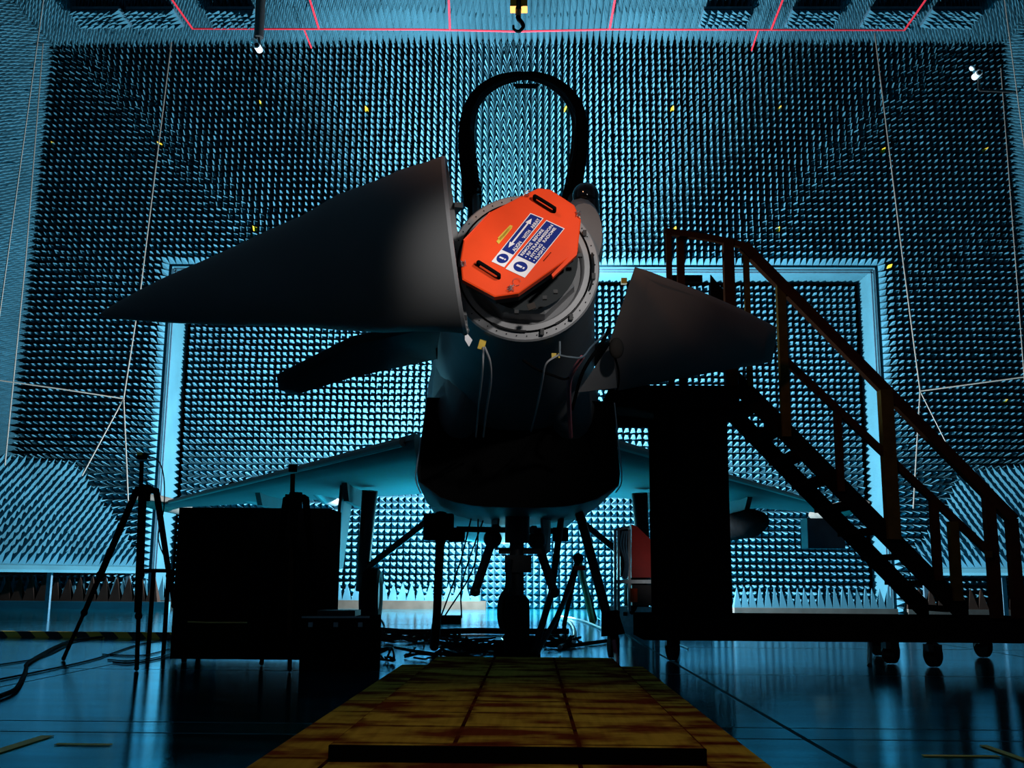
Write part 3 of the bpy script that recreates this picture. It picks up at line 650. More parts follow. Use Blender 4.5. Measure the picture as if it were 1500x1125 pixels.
# windscreen, canopy arch and glass
def arch(cx, ytop, ybase, hw, Y, n=24, shape=2.6):
    out = []
    for i in range(n + 1):
        a = math.pi * i / n; c, s = math.cos(a), math.sin(a)
        out.append(P(cx - hw * math.copysign(abs(c) ** (2 / shape), c), ybase - (ybase - ytop) * abs(s) ** (2 / shape), Y))
    return out
YA = 8.3
outer = [(692, 300), (689, 262), (684, 220), (684, 185), (690, 158), (704, 136), (727, 120), (750, 113), (768, 111), (787, 113), (809, 121), (830, 137), (844, 158), (849, 185), (848, 220), (842, 262), (834, 300)]
sill = part('canopy_frame', MB().tube(smoothpts([P(x, y, YA) for x, y in outer], 4), [.034 + .040 * abs(math.cos(math.pi * i / 64)) ** .9 for i in range(65)], 10), M['black'], True)
inner_ = [(x + (766 - x) * .05, y + (210 - y) * .05) for x, y in outer]
part('canopy_seal', MB().tube(smoothpts([P(x, y, YA - .08) for x, y in inner_], 4), .010, 8), M['black'], True)
rings = []
for k in range(7):
    t = k / 6
    rings.append([P(x, y, YA) * (1) + Vector((0, 2.2 * t, 0)) + (A(0, YA - AY0 + 2.2 * t, 2.95) - P(x, y, YA) - Vector((0, 2.2 * t, 0))) * (.0 + .75 * t ** 2.2) for x, y in outer])
part('canopy_glass', MB().loft(rings, cap=False, closed=False), M['glass'], True)
rings = []
for k in range(7):
    t = k / 6; base = A(0, 1.15, 2.93)
    rings.append([P(x, y, YA - .1) * (1 - t) + (P(768 + (x - 768) * .55, 292 - (300 - y) * .04 - 18 * (1 - ((x - 768) / 85.0) ** 2), 7.1)) * t + Vector((0, 0, .10 * math.sin(math.pi * t) * ((300 - y) / 190))) for x, y in outer])
part('windscreen', MB().loft(rings, cap=False, closed=False), M['glass'], True)
part('mirror', MB().tube([P(753, 124, YA - .1), P(757, 126, YA - .12), P(785, 126, YA - .12), P(789, 124, YA - .1)], [.010, .020, .020, .010], 8), M['black'], True, label='black cockpit mirror at top of the canopy frame')
for s, px in ((-1, 697), (1, 838)):
    part('canopy_rail', MB().tube([P(px, 270, YA), A(s * .42, YA - AY0 + 2.0, 2.98)], .05, 8), M['black'], True)
    part('cockpit_sill', MB().tube([P(px - s * 0, 288, YA - .05), A(s * .30, .9, 2.90)], .03, 8), M['skin_dark'], True)
# instrument hood and seat seen dimly would block the view, so only the coaming line
# infrared ball ahead of the windscreen
b = P(858, 287, 6.75); irst = part('infrared_sensor', MB().ball(b, .088, 24, 16), M['gloss'], True)
part('sensor_base', MB().tube([b + Vector((0, .02, -.12)), b + Vector((0, 0, -.03))], [.095, .088], 20), M['gloss'], True, irst)
part('sensor_fairing', MB().loft([section(v, .37, z, hw, hh, 2.2, 20) for v, z, hw, hh in ((.06, 2.70, .11, .20), (.30, 2.75, .14, .27), (.9, 2.76, .15, .26), (1.6, 2.78, .18, .22), (2.6, 2.7, .15, .15))]), M['skin'], True)

# wings
def wing(s):
    le0 = A(s * 1.0, 4.9, 2.05); te0 = A(s * 1.0, 11.6, 2.02)
    leT = A(s * 5.25, 10.5, 1.74); teT = A(s * 5.3, 11.55, 1.74)
    rings = []
    for t in (0, .25, .5, .75, 1):
        l = le0.lerp(leT, t); r = te0.lerp(teT, t); ch = r - l; th = .13 * (1 - t) + .035; rg = []
        for f, h in ((0, 0), (.02, .5), (.1, .9), (.35, 1), (.7, .55), (1, .03), (.7, -.55), (.35, -1), (.1, -.9), (.02, -.5)):
            rg.append(l + ch * f + Vector((0, 0, th * h)))
        rings.append(rg)
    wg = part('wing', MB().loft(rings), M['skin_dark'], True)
    part('leading_edge_slat', MB().tube([le0.lerp(leT, .03) + Vector((0, -.01, 0)), le0.lerp(leT, .97) + Vector((0, -.01, 0))], [.05, .028], 8), M['foreplane'], True, wg)
    p0 = A(s * 5.38, 9.9, 1.74)
    part('wingtip_pod', MB().tube([A(s * 5.4, 9.5, 1.76), A(s * 5.4, 9.8, 1.76), A(s * 5.4, 10.6, 1.76), A(s * 5.4, 12.2, 1.76), A(s * 5.4, 12.5, 1.76)], [.02, .09, .12, .12, .04], 14), M['kerb'], True, wg)
    for u, v0, v1, r in ((2.1, 7.6, 10.6, .0), (3.45, 8.6, 11.0, .2)):
        zz = 1.74
        part('pylon', MB().prism([A(s * u - .035, v0, 1.95), A(s * u - .035, v1, 1.95), A(s * u - .035, v1 - .2, 1.62), A(s * u - .035, v0 + .4, 1.62)], (.07, 0, 0)), M['skin_dark'], False, wg)
        if r and s > 0:
            part('store', MB().tube([A(s * u, v0 - .5, 1.42), A(s * u, v0 - .3, 1.42), A(s * u, v0 + .2, 1.42), A(s * u, v1 + .6, 1.42), A(s * u, v1 + 1.0, 1.42)], [.03, .13, .2, .2, .08], 20), M['black'], True, wg)
    for u in (2.8, 4.0): part('flap_fairing', MB().loft([section(v, s * u, z, .07, .09, 2, 12) for v, z in ((9.6, 1.92), (10.6, 1.84), (11.7, 1.88), (12.0, 1.92))]), M['skin_dark'], True, wg)
wing(-1); wing(1)

# nose landing gear
gx = AM.inverted() @ P(757, 900, 9.05)
ng = part('nose_landing_gear', MB().tube([A(gx.x, gx.y, 1.5), A(gx.x, gx.y, .92)], .105, 16), M['gun'], True)
G = lambda px, py, Y=9.05: P(px, py, Y)
part('shock_strut', MB().tube([G(757, 785), G(757, 872)], .06, 14), M['gun'], True, ng)
part('yoke', MB().tube(smoothpts([G(757, 862), G(742, 868), G(735, 882), G(734, 905), G(738, 922)], 5), .033, 10), M['gun'], True, ng)
part('collar', MB().box(G(759, 826), (.22, .2, .14)).box(G(762, 807), (.36, .06, .05)), M['gun'], False, ng)
part('torque_link', MB().bar(G(748, 820, 8.9), G(742, 868, 8.85), .03).bar(G(745, 835, 8.95), G(745, 862, 8.95), .05), M['gun'], False, ng)
wc = P(757, 922, 9.05); hw = .10; wr = .245; wc.z = wr + .002
def wheel(c, hw, r, axis, par, n=32):
    a = Vector(axis).normalized(); prf = [(-hw * .6, r * .55), (-hw * .95, r * .7), (-hw, r * .85), (-hw * .75, r * .965), (-hw * .3, r), (hw * .3, r), (hw * .75, r * .965), (hw, r * .85), (hw * .95, r * .7), (hw * .6, r * .55)]
    q = a.cross(Vector((0, 0, 1))).normalized(); rings = []
    for o_, rr in prf: rings.append([Vector(c) + a * o_ + (q * math.cos(2 * math.pi * k / n) + Vector((0, 0, 1)) * math.sin(2 * math.pi * k / n)) * rr for k in range(n)])
    wo = link('wheel', MB().loft(rings), M['rubber'], par, True)
    link('hub', MB().disc(c, a, r * .5, hw * 1.5, 20), M['gun'], wo, True)
    return wo
wheel(wc, hw, wr, (1, 0.036, 0), ng)
# gear doors and drag braces spreading below the belly
for a, b in (((728, 770), (696, 866)), ((780, 772), (812, 868))):
    m = MB(); m.bar(P(*a, 9.2), P(*b, 9.0), .055, .05); m.ball(P(*b, 9.0), .045, 8, 6); m.ball(P((a[0] * .8 + b[0] * .2), (a[1] * .8 + b[1] * .2), 9.2), .08, 10, 8); part('ground_lock_arm', m, M['gun'], True, ng)
part('nose_gear_door', MB().prism([P(790, 745, 9.3), P(804, 745, 9.6), P(803, 808, 9.6), P(796, 812, 9.3)], (.02, .02, 0)), M['skin'], False, ng)
part('nose_gear_door', MB().prism([P(733, 745, 9.3), P(722, 745, 9.6), P(724, 800, 9.6), P(729, 806, 9.3)], (-.02, .02, 0)), M['skin'], False, ng)
part('belly_equipment', MB().box(P(669, 783, 10.0), (.14, .2, .12)).box(P(821, 783, 10.0), (.14, .2, .12)).bar(P(669, 775, 10.0), P(821, 778, 10), .05), M['black'])
# main gear
for s in (-1, 1):
    top = A(s * 1.85, 8.5, 1.8); bot = A(s * 1.95, 8.7, .45)
    mg = part('main_landing_gear', MB().tube([top, bot], [.11, .08], 14), M['gun'], True)
    part('side_brace', MB().tube([A(s * .9, 8.3, 1.5), bot + Vector((0, -.05, .25))], .045, 8), M['gun'], True, mg)
    part('gear_door', MB().prism([A(s * 2.15, 8.0, 1.85), A(s * 2.15, 9.1, 1.85), A(s * 2.25, 9.0, .75), A(s * 2.25, 8.2, .75)], (s * .04, 0, 0)), M['gun'], False, mg)
    wheel(A(s * 1.82, 8.75, .385), .13, .383, (1, .036, 0), mg)

# fixtures and wiring on the nose
part('tape_patch', MB().box(P(706, 505, 6.27), (.04, .01, .06), Matrix.Rotation(R(15), 3, 'Y')), M['yellow'], label='yellow tape patch holding the left wires')
part('tape_patch', MB().box(P(814, 521, 6.35), (.05, .01, .03)), M['yellow'], label='yellow tape patch holding the right wire')
part('paper_tag', MB().prism([P(681, 484, 6.1), P(692, 498, 6.1), P(687, 508, 6.1), P(681, 498, 6.1)], (0, .003, 0)), M['white'])
part('cloth_bag', MB().ball(P(903, 510, 6.9), .055, 12, 8, (.9, .8, 1.3)), M['kerb'], True, label='pale cloth bag hung beside the nose')
def acable(name, pts, r, m): part(name, MB().tube(smoothpts([P(*p) for p in pts], 6), r, 6), m, True)
acable('signal_cable', [(708, 508, 6.25), (707, 540, 6.3), (702, 590, 6.8), (697, 640, 7.7)], .006, M['grey_cable'])
acable('signal_cable', [(710, 508, 6.25), (718, 530, 6.3), (719, 560, 6.5), (713, 600, 7.0), (708, 640, 7.7)], .007, M['grey_cable'])
acable('signal_cable', [(818, 520, 6.3), (800, 533, 6.3), (794, 560, 6.5), (786, 600, 7.0), (778, 632, 7.7)], .006, M['grey_cable'])
acable('signal_cable', [(818, 520, 6.3), (835, 523, 6.3), (853, 523, 6.35), (866, 508, 6.5), (885, 490, 6.7)], .006, M['alu'])
acable('signal_cable', [(820, 500, 6.3), (820, 520, 6.3)], .006, M['alu'])
acable('signal_cable', [(766, 527, 6.35), (785, 540, 6.4), (810, 550, 6.5), (830, 555, 6.6), (845, 540, 6.6)], .008, M['black'])
acable('red_hose', [(853, 523, 6.4), (842, 540, 6.5), (834, 560, 6.7), (834, 600, 7.2), (836, 640, 7.6)], .016, M['pink_hose'])
acable('signal_cable', [(893, 480, 6.8), (880, 505, 6.8), (862, 530, 6.8), (850, 555, 6.9), (838, 600, 7.3)], .012, M['black'])
acable('signal_cable', [(900, 520, 7.1), (906, 545, 7.2), (904, 570, 7.3), (886, 600, 7.6), (884, 660, 8)], .008, M['black'])

acable('edge_light_line', [(617, 640, 8.0), (611, 680, 8.0), (609, 702, 8.0), (616, 722, 8.0)], .005, M['alu'])  # pale strands added for the light caught along the intake edges
acable('edge_light_line', [(900, 590, 8.0), (906, 650, 8.0), (911, 702, 8.0), (902, 722, 8.0)], .005, M['alu'])
# ---------------------------------------------------------------- steps and platform
Y0, Y1 = 8.6, 9.45
st = empty('access_steps', (P(1200, 900, Y0).x, (Y0 + Y1) / 2, 0), 'dark steel access platform with stairs and handrails on castors', 'stairs')
def sp(name, m, mt=None, smooth=False, parent=None): return link(name, m, mt or M['stair'], parent or st, smooth)
def far_of(p, dy=Y1 - Y0): return p + Vector((0, dy, 0))
# stringers
a, b_ = P(1083, 545, Y0), P(1418, 884, Y0)
for yy in (0, Y1 - Y0):
    m = MB(); o_ = Vector((0, yy, 0)); dz = Vector((0, 0, .205))
    m.prism([a + o_, b_ + o_, b_ + o_ - dz, a + o_ - dz], (0, .05, 0)); sp('stringer', m, M['black'])
nt_ = 9
for i in range(nt_):
    t = (i + .55) / nt_; c = a.lerp(b_, t) + Vector((0, (Y1 - Y0) / 2, -.14)); sp('tread', MB().box(c, (.19, Y1 - Y0 - .04, .04)), M['black'])
# deck
d0, d1 = P(893, 590, Y0), P(1080, 556, Y0); dzt, dzb = P(1000, 566, Y0).z, P(1000, 598, Y0).z
sp('deck', MB().box(((d0.x + d1.x) / 2, (Y0 + Y1) / 2 + .1, (dzt + dzb) / 2), (d1.x - d0.x, Y1 - Y0 + .3, dzt - dzb)), M['black'])
# support tower
z0 = P(1000, 938, Y0).z; z1 = P(1000, 902, Y0).z
sp('tower_panel', MB().box((P(1029, 700, Y0).x, Y0 + .25, (z1 + dzb) / 2), (.42, .5, dzb - z1)), M['black'])
for px, yy in ((971, Y0 + .02), (962, Y1)): sp('support_post', MB().box((P(px, 700, yy).x, yy, (z1 + dzb) / 2), (.12, .08, dzb - z1)), M['black'])
sp('diagonal_brace', MB().bar(P(975, 640, Y1), P(985, 690, Y1), .04).bar(P(976, 640, Y0 + .1), P(989, 600, Y0 + .1), .05), M['black'])
# base frame
xr = P(1530, 920, Y0).x; xl = P(950, 920, Y0).x
m = MB()
for yy in (Y0, Y1): m.box(((xl + xr) / 2, yy, (z0 + z1) / 2), (xr - xl, .08, z1 - z0))
for xx in (xl, (xl + xr) / 2, xr): m.box((xx, (Y0 + Y1) / 2, (z0 + z1) / 2), (.08, Y1 - Y0, z1 - z0))
sp('base_frame', m, M['black'])
# handrails
top = [P(975, 338, Y0), P(1090, 360, Y0)]
H0, H1 = P(1088, 360, Y0), P(1484, 762, Y0)
def rail(pts, wd=.075, nm='handrail', mt=None): 
    m = MB()
    for p, q in zip(pts[:-1], pts[1:]): m.bar(p, q, wd, wd, (0, 1, 0))
    return sp(nm, m, mt or M['stair'])
rail([P(973, 339, Y0), P(1042, 349, Y0), P(1090, 360, Y0)], .05)
rail([H0, H1], .085)
rail([P(1146, 524, Y0), P(1455, 815, Y0)], .055, 'mid_rail')
def post(px, pt, pb, wd=.07, Y=Y0, mt=None): sp('rail_post', MB().bar(P(px, pt, Y), Vector((P(px, pt, Y).x, Y, P(px, pb, Y).z)), wd, wd, (0, 1, 0)), mt or M['stair'])
post(979, 338, 566, .045); post(996, 345, 566, .06, Y0 + .1); post(1066, 352, 566, .085); post(1092, 360, 566, .045, Y0, M['stair_edge'])
post(1143, 420, 640, .07, Y0, M['stair_edge']); post(1226, 602, 720, .055); post(1296, 572, 790, .10, Y0, M['stair_edge']); post(1367, 734, 850, .06); post(1395, 764, 880, .07, Y0, M['stair_edge'])
post(1447, 724, 910, .08); post(1481, 760, 910, .08)
sp('gusset_plate', MB().prism([P(1041, 402, Y1 - .2), P(1041, 470, Y1 - .2), P(1085, 470, Y1 - .2), P(1060, 425, Y1 - .2)], (0, .03, 0)), M['black'])
sp('toe_bar', MB().box(P(1005, 409, Y1 - .3), (.28, .06, .06)), M['black'])
sp('end_bracket', MB().box(P(914, 412, Y1 - .3), (.05, .05, .05)), M['yellow'])
sp('cleat', MB().box(P(1448, 812, Y0 - .06), (.05, .03, .05)), M['stair_edge'])
# castors
def castor(px, Yc, r=.095):
    x = P(px, 950, Yc).x; c = Vector((x, Yc, r + .001))
    k = sp('castor', MB().box((x, Yc, z0 + .0 - .02), (.10, .12, .05)).bar((x - .04, Yc, z0 - .02), (x - .045, Yc + .05, r), .02).bar((x + .04, Yc, z0 - .02), (x + .045, Yc + .05, r), .02), M['gun'])
    link('castor_wheel', MB().disc(c, (1, .25, 0), r, .05, 24), M['rubber'], k, True)
castor(1304, Y0 - .05); castor(1366, Y0 - .35, .09); castor(985, Y0 + .1); castor(1440, Y1 - .1); castor(1287, Y1)
sp('foot_jack', MB().tube([P(1274, 935, Y1), F(1274, 975, .0)], .02, 8), M['gun'], True)
# box on the stairs' far side
tag(link('blue_side_case', MB().box(P(1205, 782, 12.5), (.42, .3, .34)), M['panel_dark']), 'dark blue equipment case seen between wing and stairs', 'case')

# ---------------------------------------------------------------- equipment on the floor
cab = empty('equipment_cabinet', F(368, 1000), 'tall black equipment cabinet standing left of the aircraft', 'cabinet')
CY = 8.0; cl, cr = P(256, 850, CY), P(479, 850, CY); ct = P(368, 744, CY).z
link('cabinet_body', MB().box(((cl.x + cr.x) / 2, CY + .25, ct / 2 + .015), (cr.x - cl.x, .5, ct - .03)), M['black'], cab)
link('cabinet_door', MB().box(((cl.x + cr.x) / 2, CY - .008, ct / 2 + .04), (cr.x - cl.x - .06, .016, ct - .16)), M['black'], cab)
link('pull_handle', MB().tube([P(275, 911, CY - .04), P(305, 912, CY - .04), P(336, 912, CY - .04), P(362, 912, CY - .04)], .006, 6), M['wood'], cab, True)
m = MB()
for sx in (cl.x + .08, cr.x - .08):
    for yy in (CY + .08, CY + .42): m.disc((sx, yy, .02), (1, 0, 0), .02, .03, 16)
link('castor_wheels', m, M['rubber'], cab, True)
bx = empty('flight_case', F(492, 985), 'low black flight case beside the cabinet', 'case')
BYY = 7.4; b0, b1 = P(440, 930, BYY), P(543, 930, BYY); bt = P(490, 903, BYY).z
link('case_body', MB().box(((b0.x + b1.x) / 2, BYY + .25, bt / 2), (b1.x - b0.x, .5, bt)), M['black'], bx)
link('lid_edging', MB().bar(P(442, 904, BYY - .01), P(541, 904, BYY - .01), .012), M['steel'], bx)
for px in (455, 492, 528): link('latch', MB().box(P(px, 915, BYY - .01), (.03, .015, .03)), M['steel'], bx)
# laptop-like unit and gear piled on the case
un = tag(link('electronics_unit', MB().box(P(497, 899, BYY + .2), (.26, .25, .05)), M['gun']), 'small dark electronics unit lying on the flight case', 'electronics')

def tripod(px, head_py, feet, Y, lab, col_mat, collar=None, hub_py=None):
    hd = P(px, head_py, Y); t = empty('tripod', (hd.x, Y, 0), lab, 'tripod', 'camera tripods')
    hub = P(px + 4, hub_py, Y)
    link('centre_column', MB().tube([hd - Vector((0, 0, .02)), Vector((hub.x, Y, hub.z - .9))], .016, 8), col_mat, t, True)
    link('tripod_head', MB().tube([hub + Vector((0, 0, .04)), hub - Vector((0, 0, .08))], .045, 12).box(hub + Vector((0, 0, .0)), (.13, .06, .05)), M['black'], t)
    for (fx, fy, off) in feet:
        f = F(fx, fy, 0); s_ = hub + off; mid = s_.lerp(f, .5); q = s_.lerp(f, .72)
        lg = link('leg', MB().tube([s_, mid, mid, q, q, f + Vector((0, 0, .02))], [.026, .026, .02, .02, .015, .015], 8), M['black'], t, True)
        link('leg_clamp', MB().ball(mid, .034, 8, 6), M['black'], lg, True); link('leg_clamp', MB().ball(q, .028, 8, 6), M['black'], lg, True)
        link('rubber_foot', MB().ball(f + Vector((0, 0, .018)), .018, 8, 6), M['rubber'], lg, True)
    return t, hd
t1, h1 = tripod(208, 672, [(93, 968, Vector((-.06, 0, 0))), (200, 983, Vector((0, -.03, 0))), (262, 935, Vector((.07, .05, 0)))], 8.0, 'black tripod with small sensor standing at far left', M['black'], hub_py=718)
sn = link('sensor_head', MB().box(h1 + Vector((0.0, 0, .02)), (.065, .05, .05)), M['black'], t1); link('sensor_window', MB().box(h1 + Vector((-.01, -.028, .035)), (.04, .008, .02)), M['yellow'], sn)
cable('sensor_cable', [P(217, 668, 8), P(232, 675, 8), P(240, 700, 8), P(240, 745, 8.05), P(232, 790, 8.1), P(248, 830, 8.2)], .005, M['rubber'], 'thin black cable drooping from the left tripod sensor')
t2, h2 = tripod(429, 690, [(383, 975, Vector((-.06, 0, 0))), (424, 984, Vector((0, -.03, 0))), (470, 955, Vector((.06, .04, 0)))], 7.25, 'tripod standing in front of the black cabinet', M['stair'], hub_py=730)
link('sensor_head', MB().box(h2 + Vector((0, 0, .02)), (.05, .04, .05)), M['black'], t2)
# small side table behind tripod
tb = empty('small_stand', F(232, 950), 'thin black stand between left tripod and cabinet', 'stand')
tbt = P(232, 836, 8.9)
link('stand_top', MB().box(tbt, (.16, .3, .03)), M['black'], tb)
for px in (225, 247):
    p = P(px, 838, 8.9); link('leg', MB().tube([p, Vector((p.x, 8.9, 0.001))], .018, 8), M['black'], tb, True)

# red cart behind the tower
rc = empty('red_power_cart', F(945, 915), 'red equipment cart with hose frame seen left of the stair tower', 'cart')
CY2 = 12.0
link('red_housing', MB().prism([P(925, 768, CY2), P(925, 846, CY2), P(996, 846, CY2), P(996, 785, CY2), P(958, 795, CY2), P(933, 771, CY2)], (0, .6, 0)), M['redbox'], rc)
m = MB()
for px in (901, 906, 922): m.bar(P(px, 775, CY2 - .05), P(px, 895, CY2 - .05), .03)
m.bar(P(901, 776, CY2 - .05), P(922, 772, CY2 - .05), .03).bar(P(901, 852, CY2 - .05), P(960, 852, CY2 - .05), .04)
link('white_frame', m, M['alu'], rc)
m = MB()
for px, yy in ((903, 895), (958, 895), (990, 895)): p = P(px, 850, CY2 + .3); m.bar(p, Vector((p.x, p.y, .02)), .06)
link('cart_legs', m, M['black'], rc)
m = MB(); m.box(P(913, 795, CY2), (.10, .1, .3)).box(P(915, 825, CY2), (.1, .1, .28)).box(P(945, 872, CY2), (.30, .2, .22)); link('control_unit', m, M['gun'], rc)
m = MB()
for k in range(3): m.tube(smoothpts([P(912 + 3 * k, 778, CY2 - .08), P(909 + 4 * k, 800, CY2 - .1), P(916 + 2 * k, 825, CY2 - .1), P(912 + 3 * k, 848, CY2 - .08)], 5), .012, 6)
link('hose', m, M['alu'], rc, True)
link('orange_cylinder', MB().tube([P(928, 862, CY2 - .1), P(928, 882, CY2 - .1)], .045, 12), M['orange'], rc, True)
# long low aluminium case
ac = empty('low_metal_case', F(930, 920), 'long low grey metal case on the floor below the red cart', 'case')
q0, q1 = F(893, 917, 0), F(985, 926, 0); q1 = Vector((q0.x + 1.0, q0.y - 1.1, 0))
m = MB(); hz = .27; n_ = Vector((.25, .25, 0)); m.prism([q0, q1, q1 + n_, q0 + n_], (0, 0, hz)); link('case_body', m, M['alu'], ac)
m = MB()
for t in (.2, .45, .5, .75): m.box(q0.lerp(q1, t) + Vector((-.004, -.004, .17)), (.05, .05, .05))
link('catches', m, M['black'], ac)
# thin upright pole near tower
tag(link('upright_pole', MB().tube([P(960, 793, 10.6), Vector((P(960, 793, 10.6).x, 10.6, 0.0))], .028, 10), M['alu'], None, True), 'pale upright pole in front of the red cart', 'pole')
# background folding trestle with yellow leg
tr = empty('folding_stand', F(850, 905), 'folding stand with one yellow leg behind the nose wheel', 'stand')
TY = 14.0; ap = P(847, 818, TY)
for (fx, fy, mm, r_) in ((812, 921, 'black', .03), (826, 917, 'black', .03), (868, 912, 'wood', .045), (872, 906, 'black', .03)):
    link('leg', MB().tube([ap, F(fx, fy, .01)], r_, 8), M[mm], tr, True)
link('top_hinge', MB().ball(ap, .07, 10, 8), M['black'], tr, True); link('red_strap', MB().box(P(849, 832, TY - .05), (.14, .06, .06)), M['redbox'], tr)

# jack leg with castor at right of nose wheel, tow bars
jk = empty('ground_jack', F(897, 957), 'black ground jack on a castor wheel right of the nose gear', 'jack')
JY = 8.9
link('jack_leg', MB().tube([P(849, 752, JY + .3), P(862, 800, JY + .2), P(892, 912, JY)], .04, 10), M['gun'], jk, True)
link('jack_body', MB().tube([P(893, 895, JY), P(898, 930, JY)], [.07, .10], 12), M['black'], jk, True)
jw = P(898, 945, JY); jw.z = .10; link('castor_wheel', MB().disc(jw, (1, .1, 0), .098, .07, 20), M['rubber'], jk, True)
cable('red_air_hose', [P(899, 938, JY - .1), P(902, 958, JY - .2), F(902, 975, .02), F(893, 984, .02), F(870, 986, .02)], .018, M['pink_hose'], 'red hose curling down from the ground jack', 'hose')
tw = empty('tow_brace', F(783, 955), 'long black brace running from floor to belly right of the nose wheel', 'brace')
link('brace_tube', MB().tube([F(782, 956, .02), P(808, 868, 9.3), P(823, 752, 9.6)], .03, 8), M['gun'], tw, True)
link('brace_tube', MB().tube([F(786, 957, .03), P(815, 905, 9.3), P(840, 850, 9.7)], .022, 8), M['gun'], tw, True)
hb = [P(646, 752, 9.2), P(645, 800, 9.1), P(642, 850, 9.0), P(640, 900, 9.0), F(636, 948, .05)]
tag(link('hose_bundle', MB().tube(smoothpts(hb, 5), [.05] * 5 + [.035] * 12 + [.04] * 4, 10), M['rubber'], None, True), 'thick black hose bundle hanging left of the nose wheel', 'hose')
tag(link('hose_clamp_box', MB().box(P(643, 772, 9.15), (.24, .2, .22)), M['black']), 'black connector box where the hose bundle meets the belly', 'connector')
for (a, b2, c2), lab in ((((692, 752, 9.5), (672, 830, 9.6), (636, 930, 9.8)), 'thin black cable slanting down left under the belly'), (((701, 752, 9.5), (694, 830, 9.6), (650, 905, 9.9)), 'thin cable crossing behind the left lock arm'),
             (((712, 750, 9.6), (678, 850, 9.8), (676, 905, 10)), 'straight thin cable hanging between hose bundle and nose wheel')):
    cable('thin_cable', [P(*a), P(*b2), P(*c2)], .007, M['rubber'], lab)
# drag link bars at left of body (main gear region)
# cable tangles on the floor: spaghetti coils
def tangle(cx, cy, rx, ry, n, lab, seed, r=.009, m='rubber'):
    rs = random.Random(seed); mb_ = MB(); c = F(cx, cy, 0)
    for k in range(n):
        pts = []; a0 = rs.uniform(0, 6.3); x0 = rs.uniform(-rx, rx); y0 = rs.uniform(-ry, ry)
        rr = rs.uniform(.08, .28)
        for j in range(9):
            a = a0 + j * rs.uniform(.5, .9)
            pts.append(c + Vector((x0 + rr * math.cos(a) + j * .03 * rs.uniform(-1, 1), y0 + rr * math.sin(a) * .8, .012 + abs(math.sin(j * 1.3 + k)) * rs.uniform(0, .10))))
        mb_.tube(smoothpts(pts, 4), r, 5)
    return tag(link('cable_tangle', mb_, M[m], None, True), lab, 'cables', 'cable tangles on the floor', 'stuff')
tangle(580, 940, .45, .5, 16, 'loose tangle of black cables right of the flight case', 1)
tangle(690, 952, .22, .3, 10, 'tangle of black cables left of the nose wheel', 2)
tangle(812, 945, .18, .5, 5, 'small pile of cables right of the nose wheel', 3, .011)
tangle(600, 968, .5, .25, 8, 'cables lying along the top edge of the wooden mat', 4, .008)
def fcable(pts, r, m, lab, grp=None, nm='floor_cable'): cable(nm, [F(x, y, r + .001 + (z if len(t) else 0)) for (x, y, *t) in pts for z in (t or [0])], r, M[m], lab, 'cable', grp)
fcable([(545, 922), (600, 926), (660, 925), (700, 924), (760, 925), (833, 925)], .035, 'rubber', 'thick black cable lying across the floor behind the nose wheel')
fcable([(820, 905), (835, 912), (842, 925), (838, 940), (820, 948)], .022, 'grey_cable', 'pale grey cable curving right of the nose wheel')
fcable([(822, 903), (850, 908), (880, 920), (896, 930)], .016, 'grey_cable', 'grey cable running from nose wheel to the jack')
fcable([(822, 948), (850, 944), (880, 940), (895, 938)], .02, 'rubber', 'black cable running to the foot of the jack')
fcable([(776, 980), (800, 978), (815, 968), (820, 962)], .012, 'steel', 'silver cable end lying on the mat right of the nose wheel')
fcable([(706, 972), (718, 980), (735, 983)], .010, 'steel', 'short silver cable on the mat left of the nose wheel')
fcable([(0, 1020), (24, 1008), (38, 982), (45, 968), (100, 940), (150, 933)], .013, 'rubber', 'thick black cable snaking at the far left floor')
fcable([(-10, 997), (60, 983), (140, 965), (200, 945), (248, 936)], .006, 'rubber', 'thin black cable crossing the left floor to the cabinet')
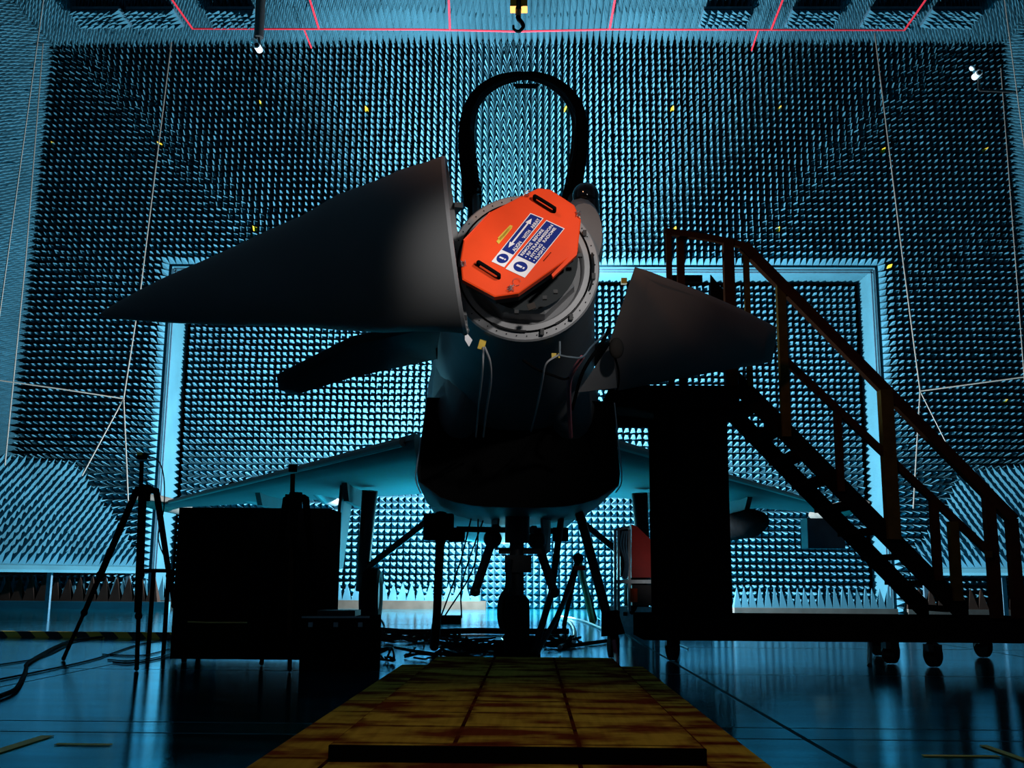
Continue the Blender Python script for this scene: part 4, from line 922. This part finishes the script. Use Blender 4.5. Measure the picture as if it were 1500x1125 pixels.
fcable([(-10, 975), (60, 963), (100, 945)], .005, 'rubber', 'thin cable at the left edge of the floor')
for k, (y_) in enumerate((958, 966, 970)): fcable([(150 + 8 * k, y_), (185, y_ + 2), (215, y_ + 1 - k), (250, y_ - 8)], .005, 'rubber', ('top', 'middle', 'lowest')[k] + ' of three flat loops of cable beside the cabinet', 'cable loops beside the cabinet')
fcable([(540, 900), (556, 906), (563, 918), (550, 930)], .01, 'rubber', 'cable spilling off the flight case')
fcable([(1008, 950), (965, 930), (945, 918), (915, 902)], .008, 'steel', 'thin pale wire on the floor beside the metal case')
tag(link('landing_light_box', MB().box(F(657, 912, 0) + Vector((0, 0, .05)), (.35, .3, .10)), M['black']), 'flat black box on the floor left of the nose wheel', 'box')
tag(link('wheel_chock', MB().box(wc + Vector((.0, .40, -wr + .05)), (.4, .12, .10)), M['black']), 'black chock behind the nose wheel', 'chock')

# wooden mats
def mat_obj(corners, z0_, z1_, lab, nm='plywood_mat', edge=None):
    m = MB(); m.prism([Vector((c.x, c.y, z0_)) for c in corners], (0, 0, z1_ - z0_)); return tag(link(nm, m, M['ply']), lab, 'mat', 'plywood mats')
zl = .035
L0, L1 = F(370, 1117, zl), F(500, 1033, zl); R0, R1 = F(1133, 1125, zl), F(1013, 1033, zl)
xL = (L0.x + L1.x) / 2; xR = (R0.x + R1.x) / 2
mat_obj([Vector((xL, 2.6, 0)), Vector((xR, 2.6, 0)), Vector((xR, 7.6, 0)), Vector((xL, 7.6, 0))], 0.001, zl, 'wide lower plywood sheet laid on the floor under the nose')
zt = .085
U0, U1 = F(483, 1091, zt), F(1030, 1093, zt)
mat_obj([Vector((U0.x, U0.y, 0)), Vector((U1.x, U0.y, 0)), Vector((U1.x, 7.7, 0)), Vector((U0.x, 7.7, 0))], zl + .001, zt, 'raised plywood platform on top of the lower sheet')
tag(link('edge_beam', MB().box(((U0.x + U1.x) / 2, U0.y - .012, (zl + zt) / 2 + .001), (U1.x - U0.x, .02, zt - zl)), M['black']), 'black edging board along the front of the raised plywood', 'board')
